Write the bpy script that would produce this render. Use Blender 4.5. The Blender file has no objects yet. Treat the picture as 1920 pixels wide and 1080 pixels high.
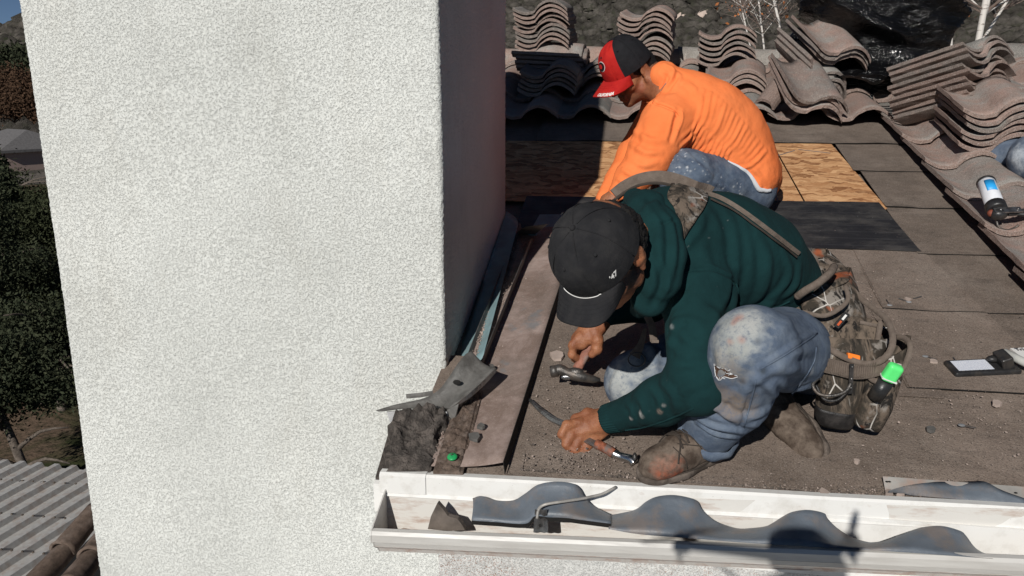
import bpy, math, random
import numpy as np
from mathutils import Vector, Matrix
from mathutils.bvhtree import BVHTree
R=math.radians
random.seed(7); rng=np.random.default_rng(7)
sc=bpy.context.scene; COL=sc.collection
# ---------------------------------------------------------------- camera
FPX=1493.; PSI=R(9.0); TH=R(13.92); CAM=np.array([0,0,6.0])
FW=np.array([-math.sin(PSI)*math.cos(TH),math.cos(PSI)*math.cos(TH),-math.sin(TH)])
RT=np.array([math.cos(PSI),math.sin(PSI),0.]); UP=np.cross(RT,FW)
cd=bpy.data.cameras.new('camera'); cam=bpy.data.objects.new('camera',cd); COL.objects.link(cam)
cd.lens=36*FPX/1920; cd.sensor_width=36; cd.clip_start=.05; cd.clip_end=5000
cam.matrix_world=Matrix(((RT[0],UP[0],-FW[0],CAM[0]),(RT[1],UP[1],-FW[1],CAM[1]),(RT[2],UP[2],-FW[2],CAM[2]),(0,0,0,1)))
sc.camera=cam
# ---------------------------------------------------------------- light
SUNDIR=np.array([.191,.847,-.496]); SUNDIR/=np.linalg.norm(SUNDIR)
w=bpy.data.worlds.new('World'); sc.world=w; w.use_nodes=True
nt=w.node_tree; sky=nt.nodes.new('ShaderNodeTexSky'); sky.sky_type='NISHITA'; sky.sun_disc=False
sky.sun_elevation=R(29.7); sky.sun_rotation=R(180+12.7); sky.air_density=.42; sky.dust_density=0; sky.ozone_density=2.5
nt.nodes['Background'].inputs[1].default_value=.05
nt.links.new(sky.outputs[0],nt.nodes['Background'].inputs[0])
sd=bpy.data.lights.new('sun','SUN'); sd.energy=5.0; sd.angle=R(.5); sd.color=(1,.965,.91)
so=bpy.data.objects.new('sun',sd); COL.objects.link(so); so.rotation_euler=Vector(SUNDIR).to_track_quat('-Z','Y').to_euler(); so.location=(-5,-20,20)
sc.view_settings.view_transform='Standard'; sc.view_settings.look='None'; sc.view_settings.exposure=-.33; sc.view_settings.gamma=1
# ---------------------------------------------------------------- geometry helpers
TA=math.tan(R(14)); ZR=6-1.257
def ray(x,y): return RT*(x-960)/FPX+UP*(540-y)/FPX+FW
def pl(x,y,n,p):
    r=ray(x,y); n=np.array(n,float); return CAM+r*(np.dot(n,np.array(p)-CAM)/np.dot(n,r))
def roof(x,y,h=0.): return pl(x,y,(0,-TA,1),(0,0,ZR+h))
def aY(x,y,Y): return pl(x,y,(0,1,0),(0,Y,0))
def aX(x,y,X): return pl(x,y,(1,0,0),(X,0,0))
def aZ(x,y,Z): return pl(x,y,(0,0,1),(0,0,Z))
def aD(x,y,D): return CAM+ray(x,y)*D
def rz(Y): return ZR+TA*Y
def rp(x,Y,h=0): return np.array([x,Y,ZR+TA*Y+h])
def nrm(v): v=np.array(v,float); return v/np.linalg.norm(v)
def A(*a): return np.array(a,float)
def _h(ix,iy,iz,s):
    n=(ix*374761393+iy*668265263+iz*1274126177+s*974634777)&0x7fffffff
    n=((n^(n>>13))*1274126177)&0x7fffffff
    n=((n^(n>>15))*668265263)&0x7fffffff
    return (n&0xffff)/65535.
def vn(P,s=0):
    P=np.asarray(P,float); i=np.floor(P).astype(np.int64); f=P-i; f=f*f*(3-2*f)
    o=0
    for dx in (0,1):
        for dy in (0,1):
            for dz in (0,1):
                wt=(f[:,0] if dx else 1-f[:,0])*(f[:,1] if dy else 1-f[:,1])*(f[:,2] if dz else 1-f[:,2])
                o=o+wt*_h(i[:,0]+dx,i[:,1]+dy,i[:,2]+dz,s)
    return o*2-1
def fbm(P,sc_,o=3,s=0):
    P=np.asarray(P,float)*sc_; a=1; t=0
    for k in range(o): t=t+a*vn(P,s+k); P=P*2.03+11.7; a*=.5
    return t
def wl(o):
    v=Vector((0,0,0))
    while o is not None: v=v+o.location; o=o.parent
    return np.array(v)
def thing(name,label,cat,loc=(0,0,0),group=None):
    o=bpy.data.objects.new(name,None); COL.objects.link(o); o.location=Vector(loc); o.empty_display_size=.1
    o['label']=label; o['category']=cat
    if group: o['group']=group
    return o
def tag(o,label,cat=None,group=None):
    o['label']=label
    if cat: o['category']=cat
    if group: o['group']=group
    return o
def mk(name,V,Fc,m,parent=None,smooth=False,kind=None,mats=None,fm=None):
    V=np.asarray(V,float).reshape(-1,3)
    if parent is None: c=V.mean(0); c[2]=V[:,2].min()
    else: c=np.zeros(3)
    me=bpy.data.meshes.new(name)
    off=wl(parent) if parent is not None else c
    Fc=[tuple(int(i) for i in f) for f in Fc] if not isinstance(Fc,np.ndarray) else Fc
    if isinstance(Fc,np.ndarray):
        n=len(Fc); k=Fc.shape[1]
        me.vertices.add(len(V)); me.vertices.foreach_set('co',(V-off).astype(np.float32).ravel())
        me.loops.add(n*k); me.loops.foreach_set('vertex_index',Fc.astype(np.int32).ravel())
        me.polygons.add(n); me.polygons.foreach_set('loop_start',np.arange(0,n*k,k,dtype=np.int32)); me.polygons.foreach_set('loop_total',np.full(n,k,dtype=np.int32))
        me.update(calc_edges=True)
    else: me.from_pydata((V-off).tolist(),[],Fc); me.update()
    if smooth: me.polygons.foreach_set('use_smooth',[True]*len(me.polygons))
    o=bpy.data.objects.new(name,me); COL.objects.link(o)
    if parent is not None: o.parent=parent
    else: o.location=Vector(c)
    for mm in (mats or [m]): me.materials.append(mm)
    if fm is not None: me.polygons.foreach_set('material_index',np.asarray(fm,np.int32))
    if kind: o['kind']=kind
    return o
def bevel(o,wd=.002,seg=2,ang=40):
    b=o.modifiers.new('b','BEVEL'); b.width=wd; b.segments=seg; b.limit_method='ANGLE'; b.angle_limit=R(ang); return o
def cat_(lst):
    V=[];F=[];n=0
    for v,f in lst:
        v=np.asarray(v).reshape(-1,3); V.append(v); F+= [tuple(i+n for i in q) for q in f]; n+=len(v)
    return np.vstack(V),F
def box(c,ax,ay,az,sx,sy,sz):
    c=np.array(c,float); ax,ay,az=nrm(ax),nrm(ay),nrm(az)
    V=[c+ax*sx/2*a+ay*sy/2*b+az*sz/2*d for a in(-1,1) for b in(-1,1) for d in(-1,1)]
    return np.array(V),[(0,1,3,2),(4,6,7,5),(0,4,5,1),(2,3,7,6),(0,2,6,4),(1,5,7,3)]
def abox(x0,x1,y0,y1,z0,z1): return box(((x0+x1)/2,(y0+y1)/2,(z0+z1)/2),(1,0,0),(0,1,0),(0,0,1),x1-x0,y1-y0,z1-z0)
def spl(P,n):
    P=np.array(P,float); k=len(P)
    if k<3:
        t=np.linspace(0,1,n)[:,None]; return P[0]*(1-t)+P[-1]*t
    Q=np.vstack([2*P[0]-P[1],P,2*P[-1]-P[-2]]); out=[]
    for t in np.linspace(0,k-1-1e-9,n):
        i=int(t); f=t-i; a,b,c,d=Q[i],Q[i+1],Q[i+2],Q[i+3]
        out.append(.5*((2*b)+(-a+c)*f+(2*a-5*b+4*c-d)*f*f+(-a+3*b-3*c+d)*f**3))
    return np.array(out)
def tube(P,r,seg=8,cap=True,sq=None,up=None):
    """sweep; r scalar or list; sq=(w,t): flat strap with width w, thickness t, 'up' is its face normal (one or per point)"""
    P=np.array(P,float); n=len(P); T=np.gradient(P,axis=0); T/=np.linalg.norm(T,axis=1)[:,None]+1e-12
    r=np.full(n,r) if np.isscalar(r) else np.interp(np.linspace(0,1,n),np.linspace(0,1,len(r)),r)
    V=[]; u=None
    for i in range(n):
        if up is not None: u=np.array(up[i] if np.ndim(up)==2 else up,float)
        elif u is None: u=A(0,0,1) if abs(T[i][2])<.9 else A(1,0,0)
        u=u-T[i]*np.dot(u,T[i]); u=nrm(u); s=np.cross(T[i],u)
        if sq is not None:
            w_,t_=sq; w_=w_ if np.isscalar(w_) else np.interp(i/(n-1),np.linspace(0,1,len(w_)),w_)
            ring=[(-.5,-.5),(-.5,.5),(0,.62),(.5,.5),(.5,-.5),(0,-.4)]
            V+= [P[i]+s*w_*a+u*t_*b for a,b in ring]; m=6
        else:
            m=seg; V+=[P[i]+r[i]*(math.cos(2*math.pi*k/m)*u+math.sin(2*math.pi*k/m)*s) for k in range(m)]
    F=[(i*m+k,i*m+(k+1)%m,(i+1)*m+(k+1)%m,(i+1)*m+k) for i in range(n-1) for k in range(m)]
    if cap: F+=[tuple(range(m))[::-1],tuple((n-1)*m+k for k in range(m))]
    return np.array(V),F
def loft(rings,closed=True,cap0=True,cap1=True):
    n=len(rings); m=len(rings[0]); V=np.vstack(rings); F=[]
    for i in range(n-1):
        for k in range(m if closed else m-1): F.append((i*m+k,i*m+(k+1)%m,(i+1)*m+(k+1)%m,(i+1)*m+k))
    if cap0: F.append(tuple(range(m))[::-1])
    if cap1: F.append(tuple((n-1)*m+k for k in range(m)))
    return V,F
def sheet(G,th,nrmdir=(0,0,1)):
    """G[i][j] grid of points -> solid sheet of thickness th (downwards along -nrmdir)"""
    G=np.array(G,float); a,b=G.shape[:2]; nd=np.array(nrmdir,float)
    V=np.vstack([G.reshape(-1,3),(G-nd*th).reshape(-1,3)]); N=a*b; F=[]
    for i in range(a-1):
        for j in range(b-1):
            q=(i*b+j,(i+1)*b+j,(i+1)*b+j+1,i*b+j+1); F.append(q); F.append(tuple(k+N for k in q)[::-1])
    E=[i*b for i in range(a)]+[(a-1)*b+j for j in range(1,b)]+[i*b+b-1 for i in range(a-2,-1,-1)]+[j for j in range(b-2,0,-1)]
    for k in range(len(E)):
        p,q=E[k],E[(k+1)%len(E)]; F.append((q,p,p+N,q+N))
    return V,F
def bilin(p00,p10,p11,p01,n,m):
    p00,p10,p11,p01=map(lambda p:np.array(p,float),(p00,p10,p11,p01))
    return np.array([[ (p00*(1-u)+p10*u)*(1-v)+(p01*(1-u)+p11*u)*v for v in np.linspace(0,1,m)] for u in np.linspace(0,1,n)])
def ball(c,r,n=8,m=6,sx=(1,1,1)):
    V=[];F=[]
    for i in range(m+1):
        a=math.pi*i/m
        for k in range(n): b=2*math.pi*k/n; V.append(A(math.sin(a)*math.cos(b)*sx[0],math.sin(a)*math.sin(b)*sx[1],math.cos(a)*sx[2])*r+np.array(c))
    for i in range(m):
        for k in range(n): F.append((i*n+k,(i+1)*n+k,(i+1)*n+(k+1)%n,i*n+(k+1)%n))
    return np.array(V),F
# ---------------------------------------------------------------- materials
class NB:
    def __init__(s,name):
        s.m=bpy.data.materials.new(name); s.m.use_nodes=True; s.t=s.m.node_tree; s.b=s.t.nodes['Principled BSDF']; s.tc=s.n('TexCoord'); s.co=s.tc.outputs['Object']
    def n(s,ty,**k):
        o=s.t.nodes.new('ShaderNode'+ty)
        for a,v in k.items():
            if hasattr(o,a): setattr(o,a,v)
            else: s.i(o,a,v)
        return o
    def i(s,o,a,v):
        if isinstance(v,bpy.types.NodeSocket): s.t.links.new(v,o.inputs[a])
        else: o.inputs[a].default_value=v
    def jitter(s):
        oi=s.n('ObjectInfo'); v=s.n('VectorMath',operation='MULTIPLY_ADD'); s.i(v,0,oi.outputs['Random']); v.inputs[1].default_value=(37,91,53); s.i(v,2,s.co); s.co=v.outputs[0]; return oi
    def noise(s,sc_,det=4,rough=.6,st=None,dist=0):
        co=s.co
        if st: v=s.n('VectorMath',operation='MULTIPLY'); s.i(v,0,co); v.inputs[1].default_value=st; co=v.outputs[0]
        o=s.n('TexNoise'); s.i(o,'Vector',co); s.i(o,'Scale',sc_); s.i(o,'Detail',det); s.i(o,'Roughness',rough); s.i(o,'Distortion',dist); return o.outputs['Fac']
    def vor(s,sc_,feat='F1',out='Distance',st=None,rnd=1):
        co=s.co
        if st: v=s.n('VectorMath',operation='MULTIPLY'); s.i(v,0,co); v.inputs[1].default_value=st; co=v.outputs[0]
        o=s.n('TexVoronoi',feature=feat); s.i(o,'Vector',co); s.i(o,'Scale',sc_); s.i(o,'Randomness',rnd); return o.outputs[out]
    def wave(s,sc_,dist=0,axis='X',st=None):
        co=s.co
        if st: v=s.n('VectorMath',operation='MULTIPLY'); s.i(v,0,co); v.inputs[1].default_value=st; co=v.outputs[0]
        o=s.n('TexWave',bands_direction=axis); s.i(o,'Vector',co); s.i(o,'Scale',sc_); s.i(o,'Distortion',dist); return o.outputs['Fac']
    def ramp(s,x,a,b,va=0.,vb=1.):
        o=s.n('MapRange'); s.i(o,0,x); s.i(o,1,a); s.i(o,2,b); s.i(o,3,va); s.i(o,4,vb); return o.outputs[0]
    def math(s,op,a,b=0.):
        o=s.n('Math',operation=op); s.i(o,0,a); s.i(o,1,b); return o.outputs[0]
    def mix(s,f,a,b):
        o=s.n('Mix',data_type='RGBA'); s.i(o,0,f)
        for k,v in ((6,a),(7,b)): s.i(o,k,(*v,1) if isinstance(v,tuple) and len(v)==3 else v)
        return o.outputs[2]
    def bump(s,h,d,st=1.,prev=None):
        o=s.n('Bump'); s.i(o,'Height',h); s.i(o,'Distance',d); s.i(o,'Strength',st)
        if prev is not None: s.i(o,'Normal',prev)
        return o.outputs[0]
    def attr(s,nm,out='Color'):
        o=s.n('Attribute'); o.attribute_name=nm; return o.outputs[out]
    def done(s,col,rough=.8,nor=None,metal=0.,spec=.5,**k):
        s.i(s.b,'Base Color',(*col,1) if isinstance(col,tuple) else col); s.i(s.b,'Roughness',rough); s.i(s.b,'Metallic',metal); s.i(s.b,'Specular IOR Level',spec)
        if nor is not None: s.i(s.b,'Normal',nor)
        for a,v in k.items(): s.i(s.b,a,v)
        return s.m
def simple(name,col,rough=.7,metal=0.,var=.25,nsc=40,bd=.0005,spec=.4,dirt=None,dsc=12,damt=.5,bsc=None):
    s=NB(name); s.jitter(); n=s.noise(nsc); c=s.mix(s.ramp(n,.3,.7),tuple(x*(1-var) for x in col),tuple(min(1,x*(1+var)) for x in col))
    if dirt: c=s.mix(s.math('MULTIPLY',s.ramp(s.noise(dsc,6,.65),.48,.62),damt),c,dirt)
    return s.done(c,s.ramp(s.noise(nsc*.5),.3,.7,max(rough-.1,.05),min(rough+.1,1)),s.bump(s.noise(bsc or nsc*6),bd),metal,spec)
M={}
def stucco_mat(name,c1,c2,red=0.):
    s=NB(name)
    big=s.noise(1.6,5,.6); c=s.mix(s.ramp(big,.35,.7),c1,c2)
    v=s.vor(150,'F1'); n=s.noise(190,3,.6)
    pit_shade=s.math('MULTIPLY',s.ramp(n,.30,.42,1,0),s.ramp(s.noise(3,4),.35,.65,.35,.9))
    c=s.mix(s.math('MULTIPLY',pit_shade,.42),c,(.20,.19,.175))  # pits of the relief are darkened in the colour too, as painted shade
    c=s.mix(s.math('MULTIPLY',s.ramp(s.noise(1.3,7,.7,st=(2.2,2.2,.6)),.54,.72),.30),c,(.46,.44,.38))
    if red: c=s.mix(s.math('MULTIPLY',s.ramp(s.noise(260,2),.56,.62),s.ramp(s.noise(2.5,3),.45,.6)),c,(.28,.13,.08))
    n2=s.noise(120,4,.75); h=s.math('ADD',s.ramp(n,.36,.50,0,.6),s.math('ADD',s.ramp(n2,.34,.46,0,.35),s.math('MULTIPLY',s.noise(420,2),.25)))
    return s.done(c,.95,s.bump(h,.0025,1.),0,.1)
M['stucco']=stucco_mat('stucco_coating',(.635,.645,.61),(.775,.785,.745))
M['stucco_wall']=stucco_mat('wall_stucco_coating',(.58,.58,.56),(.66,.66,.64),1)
def felt_mat(name,c0,c1,speck=.5):
    s=NB(name)
    n=s.noise(6,8,.68,dist=.4); c=s.mix(s.ramp(n,.33,.68),c0,c1)
    c=s.mix(s.math('MULTIPLY',s.ramp(s.noise(2.6,7,.72,st=(1,.6,1)),.50,.66),.6),c,(.27,.225,.19))
    c=s.mix(s.math('MULTIPLY',s.ramp(s.noise(14,6,.7,st=(.5,2.5,1)),.54,.66),.35),c,(.065,.055,.048))
    sp=s.ramp(s.vor(240),.10,.19,1,0); sp=s.math('MULTIPLY',sp,s.ramp(s.noise(5,4),.5-.25*speck,.62,0,1))
    c=s.mix(s.math('MULTIPLY',sp,.6),c,(.38,.33,.29))
    c=s.mix(s.math('MULTIPLY',s.ramp(s.noise(330,2),.56,.68),.6),c,(.34,.29,.25))
    c=s.mix(s.math('MULTIPLY',s.ramp(s.noise(250,2),.44,.36),.6),c,(.05,.042,.036))
    b=s.bump(s.noise(7,5),.012); b=s.bump(s.noise(240,4,.7),.0022,1,b)
    return s.done(c,.93,b,0,.25)
M['felt']=felt_mat('dusty_felt',(.145,.112,.090),(.245,.193,.158),1)
M['felt2']=felt_mat('brown_felt',(.122,.096,.078),(.205,.162,.132),.3)
M['felt_edge']=simple('felt_cut_edge',(.012,.011,.01),.9)
s=NB('black_membrane'); c=s.mix(s.ramp(s.noise(5,7,.7,st=(1,2,1)),.45,.7),(.018,.018,.021),(.075,.07,.066))
c=s.mix(s.math('MULTIPLY',s.ramp(s.noise(3,5,.7,st=(.5,3,1)),.6,.75),.6),c,(.16,.11,.08))
sp=s.ramp(s.vor(35),.03,.05,1,0); c=s.mix(sp,c,(.3,.3,.3))
wv=s.ramp(s.wave(5.5,1.,'Y'),.97,1.,0,1)
M['membrane']=s.done(s.mix(s.math('MULTIPLY',wv,.15),c,(.14,.14,.15)),s.ramp(s.noise(8,4),.3,.7,.45,.75),s.bump(s.noise(6,4),.004),0,.4)
s=NB('osb_strands')
v=s.n('TexVoronoi',feature='F1'); mp=s.n('VectorMath',operation='MULTIPLY'); 
dn=s.n('TexNoise'); s.i(dn,'Vector',s.co); s.i(dn,'Scale',14); s.i(dn,'Detail',3)
ad=s.n('VectorMath',operation='MULTIPLY_ADD'); s.i(ad,0,dn.outputs['Color']); ad.inputs[1].default_value=(.06,.10,.0); s.i(ad,2,s.co)
s.i(mp,0,ad.outputs[0]); mp.inputs[1].default_value=(17,46,17); s.i(v,'Vector',mp.outputs[0]); s.i(v,'Scale',1.)
sep=s.n('SeparateColor'); s.i(sep,0,v.outputs['Color'])
c=s.mix(sep.outputs[0],(.42,.20,.085),(.68,.40,.20)); c=s.mix(s.math('MULTIPLY',s.ramp(sep.outputs[1],.72,.78),.75),c,(.20,.075,.025))
c=s.mix(s.math('MULTIPLY',s.ramp(s.noise(70,4,.6,st=(.5,1.8,1)),.5,.7),.5),c,(.78,.47,.25))
c=s.mix(s.math('MULTIPLY',s.ramp(s.noise(90,2,.6,st=(.3,2,1)),.62,.68),.6),c,(.10,.035,.015))
M['osb']=s.done(c,.8,s.bump(sep.outputs[2],.0008),0,.3)
def tile_mat(name,edge=False):
    s=NB(name); oi=s.jitter(); rd=oi.outputs['Random']
    c=s.mix(s.ramp(rd,.50,.72),(.295,.200,.165),(.185,.185,.17))
    c=s.mix(s.ramp(s.noise(7,5,.6),.42,.66),c,(.27,.26,.24)) if not edge else c
    c=s.mix(s.math('MULTIPLY',s.ramp(s.noise(11,4),.52,.66),.6),c,(.37,.235,.195))
    if edge: c=s.mix(.6,c,(.22,.165,.14))
    rv=s.n('Math',operation='FRACT'); s.i(rv,0,s.math('MULTIPLY',rd,17.3)); hv=s.n('HueSaturation'); s.i(hv,'Value',s.ramp(rv.outputs[0],0,1,.76,1.16)); s.i(hv,'Color',c); c=hv.outputs[0]
    c=s.mix(s.math('MULTIPLY',s.ramp(s.noise(22,6,.75),.63,.70),.5),c,(.42,.39,.34))
    sp=s.ramp(s.noise(330,2,.5),.54,.66); c=s.mix(s.math('MULTIPLY',sp,.7),c,(.52,.45,.41))
    c=s.mix(s.math('MULTIPLY',s.ramp(s.noise(300,2,.5),.47,.37),.65),c,(.10,.085,.075))
    c=s.mix(s.math('MULTIPLY',s.ramp(s.noise(16,6,.7),.62,.7),.4),c,(.09,.08,.07))
    b=s.bump(s.noise(260,4,.7),.0035 if edge else .0016); b=s.bump(s.noise(28,4),.004,1,b)
    return s.done(c,.95,b,0,.2)
M['tile']=tile_mat('concrete_tile'); M['tile_edge']=tile_mat('concrete_tile_raw_edge',True)
s=NB('white_painted_metal'); c=s.mix(s.ramp(s.noise(30,5,.65),.5,.75),(.78,.77,.74),(.66,.64,.60)); c=s.mix(s.math('MULTIPLY',s.ramp(s.noise(9,7,.75,st=(1,3,3)),.60,.72),.55),c,(.36,.24,.17))
sp=s.ramp(s.vor(60),.03,.06,1,0); c=s.mix(s.math('MULTIPLY',sp,.6),c,(.2,.14,.1))
M['white']=s.done(c,.45,s.bump(s.noise(9,3),.0015),0,.45)
s=NB('gutter_inner_paint'); c=s.mix(s.ramp(s.noise(12,6,.7,st=(.6,3,3)),.5,.7),(.66,.64,.6),(.42,.30,.24)); M['gutter_in']=s.done(c,.6,s.bump(s.noise(60,3),.0005),0,.3)
s=NB('gutter_grey_paint'); c=s.mix(s.ramp(s.noise(20,5,.6,st=(.4,3,3)),.4,.7),(.56,.545,.515),(.46,.44,.41)); M['gutter']=s.done(c,.4,s.bump(s.noise(11,3,st=(.5,2,2)),.002),0,.5)
s=NB('gutter_under_paint'); c=s.mix(s.ramp(s.noise(30,5,.7),.45,.65),(.6,.56,.52),(.46,.32,.26)); M['gutter_low']=s.done(c,.5,None,0,.4)
M['slate_metal']=simple('slate_blue_painted_metal',(.115,.135,.16),.5,0,.16,18,.0009,.5,(.21,.165,.135),11,.6)
s=NB('dirty_valley_metal'); c=s.mix(s.ramp(s.noise(7,7,.7,dist=.5),.40,.62),(.20,.145,.12),(.36,.28,.25)); c=s.mix(s.math('MULTIPLY',s.ramp(s.noise(3.4,6,.7),.50,.60),.6),c,(.15,.115,.095))
c=s.mix(s.math('MULTIPLY',s.ramp(s.noise(240,2),.55,.7),.3),c,(.42,.36,.32)); c=s.mix(s.math('MULTIPLY',s.ramp(s.noise(6,4),.62,.68),.7),c,(.17,.18,.19))
M['valley']=s.done(c,.8,s.bump(s.noise(60,4),.0012),0,.3)
M['teal']=simple('teal_painted_flashing',(.20,.30,.32),.6,0,.2,10,.001,.3,(.16,.15,.14),7,.5)
M['bent']=simple('weathered_lead_flashing',(.125,.120,.112),.55,.0,.3,25,.0014,.4,(.05,.045,.04),16,.6)
M['mud']=simple('tarry_mud',(.075,.065,.058),.95,0,.5,45,.006,.2,(.19,.16,.14),30,.6)
M['mortar']=simple('pale_mortar',(.42,.42,.42),.9,0,.3,60,.003,.2)
M['steel']=simple('worn_steel',(.32,.32,.32),.32,.9,.25,60,.0005,.5,(.10,.08,.07),22,.6)
M['dark_steel']=simple('dark_forged_steel',(.10,.095,.09),.4,.6,.35,50,.0012,.5,(.17,.13,.10),25,.5)
M['black_plastic']=simple('black_plastic',(.022,.022,.023),.42,0,.3,40,.0004,.4,(.09,.075,.06),18,.35)
M['wood_red']=simple('red_stained_handle',(.30,.13,.09),.7,0,.4,50,.0015,.3,(.32,.27,.24),30,.6)
M['stuccodark']=simple('dark_debris_chips',(.12,.10,.085),.9,0,.5,20)
M['chip']=simple('pale_chips',(.36,.29,.25),.9,0,.35,9)
# ================================================================ TERRAIN AND BACKGROUND
GZ=-1.4
def ridge_el(az): return 2.9+.42*np.clip(az+42,0,40)
def terr(X,Y):
    r=np.hypot(X,Y); az=np.degrees(np.arctan2(X,Y))
    P=np.stack([X,Y,0*X],-1)
    e=np.tan(np.radians(ridge_el(az)))*520+6
    t=np.clip((r-190)/330,0,1); t2=np.clip((r-95)/430,0,1)
    left=np.clip((-20-az)/12,0,1)
    tt=(1-left)*t**1.05+left*t2**1.5
    h=GZ+(e-GZ)*tt
    h+=fbm(P,.012,4,5)*22*tt*(1-.8*np.clip((r-430)/120,0,1))+fbm(P,.05,3,9)*3.2*np.clip(r/200,0,1)*(tt>0)
    h-=np.clip((r-560)/300,0,1)*60
    return h+fbm(P,.35,2,3)*.12
naz,nr=230,240
az=np.radians(np.linspace(-75,60,naz)); rr=3*np.exp(np.linspace(0,math.log(900/3),nr))
AZ,RR=np.meshgrid(az,rr,indexing='ij'); X=np.sin(AZ)*RR; Y=np.cos(AZ)*RR
Z=terr(X.ravel(),Y.ravel())
idx=np.arange(naz*nr).reshape(naz,nr)
Fq=np.stack([idx[:-1,:-1],idx[:-1,1:],idx[1:,1:],idx[1:,:-1]],-1).reshape(-1,4)
s=NB('dry_hillside'); geo=s.n('NewGeometry'); s.co=geo.outputs['Position']
c=s.mix(s.ramp(s.noise(.03,8,.7),.40,.62),(.10,.09,.078),(.21,.185,.16)); c=s.mix(s.ramp(s.noise(.35,6,.75),.52,.66),c,(.045,.045,.035)); c=s.mix(s.math('MULTIPLY',s.ramp(s.noise(.02,5,.7,dist=1.),.60,.70),.7),c,(.22,.19,.165))
M['hill']=s.done(c,1.,s.bump(s.noise(.6,5),.5),0,.1)
s=NB('garden_ground'); geo=s.n('NewGeometry'); s.co=geo.outputs['Position']
c=s.mix(s.ramp(s.noise(.35,6,.65,dist=.6),.44,.56),(.042,.048,.020),(.15,.105,.075)); c=s.mix(s.ramp(s.noise(6,6,.7),.45,.7),c,(.028,.030,.016))
M['ground']=s.done(c,1.,s.bump(s.noise(8,5),.05),0,.1)
rc=RR[:-1,:-1].ravel()
g=mk('hillside_terrain',np.stack([X.ravel(),Y.ravel(),Z],-1),Fq,None,None,True,'structure',mats=[M['hill'],M['ground']],fm=(rc<75).astype(int))
# scrub: bumps all over the mountain, one mass nobody could count
ico_v=np.array([(0,0,1),(.89,0,.45),(.28,.85,.45),(-.72,.53,.45),(-.72,-.53,.45),(.28,-.85,.45),(.72,.53,-.2),(-.28,.85,-.2),(-.89,0,-.2),(-.28,-.85,-.2),(.72,-.53,-.2)])
ico_f=np.array([(0,1,2),(0,2,3),(0,3,4),(0,4,5),(0,5,1),(1,6,2),(2,7,3),(3,8,4),(4,9,5),(5,10,1),(2,6,7),(3,7,8),(4,8,9),(5,9,10),(1,10,6)])
def bumps(n,a0,a1,r0,r1,s0,s1,seed,zf=.8):
    g_=np.random.default_rng(seed); a=np.radians(g_.uniform(a0,a1,n)); r=r0*(r1/r0)**g_.random(n)
    x=np.sin(a)*r; y=np.cos(a)*r; z=terr(x,y); s_=g_.uniform(s0,s1,n)*(1+r/260)
    V=ico_v[None]*s_[:,None,None]*g_.uniform(.6,1.3,(n,11,1))*A(1,1,zf)+np.stack([x,y,z],-1)[:,None]
    F=ico_f[None]+(np.arange(n)*11)[:,None,None]
    return V.reshape(-1,3),F.reshape(-1,3)
s=NB('chaparral_scrub'); geo=s.n('NewGeometry'); s.co=geo.outputs['Position']
c=s.mix(s.ramp(s.noise(.12,6,.75),.36,.64),(.026,.024,.020),(.125,.112,.098)); c=s.mix(s.ramp(s.noise(.5,2),.5,.7),c,(.050,.050,.036))
M['scrub']=s.done(c,1.,s.bump(s.noise(1.6,5,.8),.4),0,.1)
V1,F1=bumps(22000,-14,34,150,340,.45,1.5,3); V2,F2=bumps(4500,-48,-30,105,540,1.,2.4,4)
V=np.vstack([V1,V2]); F=np.vstack([F1,F2+len(V1)])
o=mk('chaparral_scrub',V,F,M['scrub'],None,False,'stuff'); o['label']='grey brown chaparral scrub covering the mountainside'; o['category']='scrub'
# pale rock outcrops on the mountain, counted ones
for k,(px,py) in enumerate([(1277,33),(1303,31),(1318,29)]):
    d=ray(px,py); t=230.
    for q in range(60):
        P_=CAM+d*t; dz=P_[2]-terr(P_[:1],P_[1:2])[0]; t+= 4 if dz>0 else -1
    V_,F_=ball(P_,1.6,9,6,(1.3,1,.8)); V_=V_+fbm(V_,.9,2,k)[:,None]*.7
    tag(mk('rock',V_,F_,simple('pale_rock',(.5,.4,.34),.9) if k==0 else bpy.data.materials['pale_rock'],None),['pale pinkish rock outcrop on the scrub mountain, leftmost of three','pale rock outcrop on the mountain, middle of three','pale rock outcrop on the mountain, rightmost of three'][k],'rock','pale outcrops on the mountain')
# ---------------- left strip: patio cover, pines, lawn, houses
foliage_cache={}
def leafmat(name,c0,c1):
    s=NB(name); oi=s.n('ObjectInfo'); n=s.noise(3.,4,.7); c=s.mix(s.ramp(n,.35,.68),c0,c1)
    return s.done(c,.85,None,0,.2)
M['pine']=leafmat('pine_needles',(.016,.024,.012),(.060,.066,.036)); M['shrub']=leafmat('shrub_leaves',(.020,.026,.012),(.055,.062,.030)); M['autumn']=leafmat('russet_leaves',(.045,.027,.016),(.10,.055,.032))
M['bark']=simple('grey_bark',(.15,.125,.105),.95,0,.4,14,.02,.1)
def crown(c,rad,n,size,seed,flat=1.):
    g_=np.random.default_rng(seed); nc=26
    cc=g_.normal(size=(nc,3)); cc/=np.linalg.norm(cc,axis=1)[:,None]; cc*=g_.uniform(.25,.95,(nc,1)); cc=cc*rad+c
    k=g_.integers(0,nc,n); P=cc[k]+g_.normal(size=(n,3))*np.array(rad)*.20
    u=g_.normal(size=(n,3)); u/=np.linalg.norm(u,axis=1)[:,None]; v=np.cross(u,g_.normal(size=(n,3))); v/=np.linalg.norm(v,axis=1)[:,None]
    s_=size*g_.uniform(.5,1.4,(n,1)); V=np.stack([P-u*s_,P+v*s_*.45*flat,P+u*s_,P-v*s_*.45*flat],1).reshape(-1,3)
    return V,np.arange(n*4).reshape(n,4)
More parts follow.
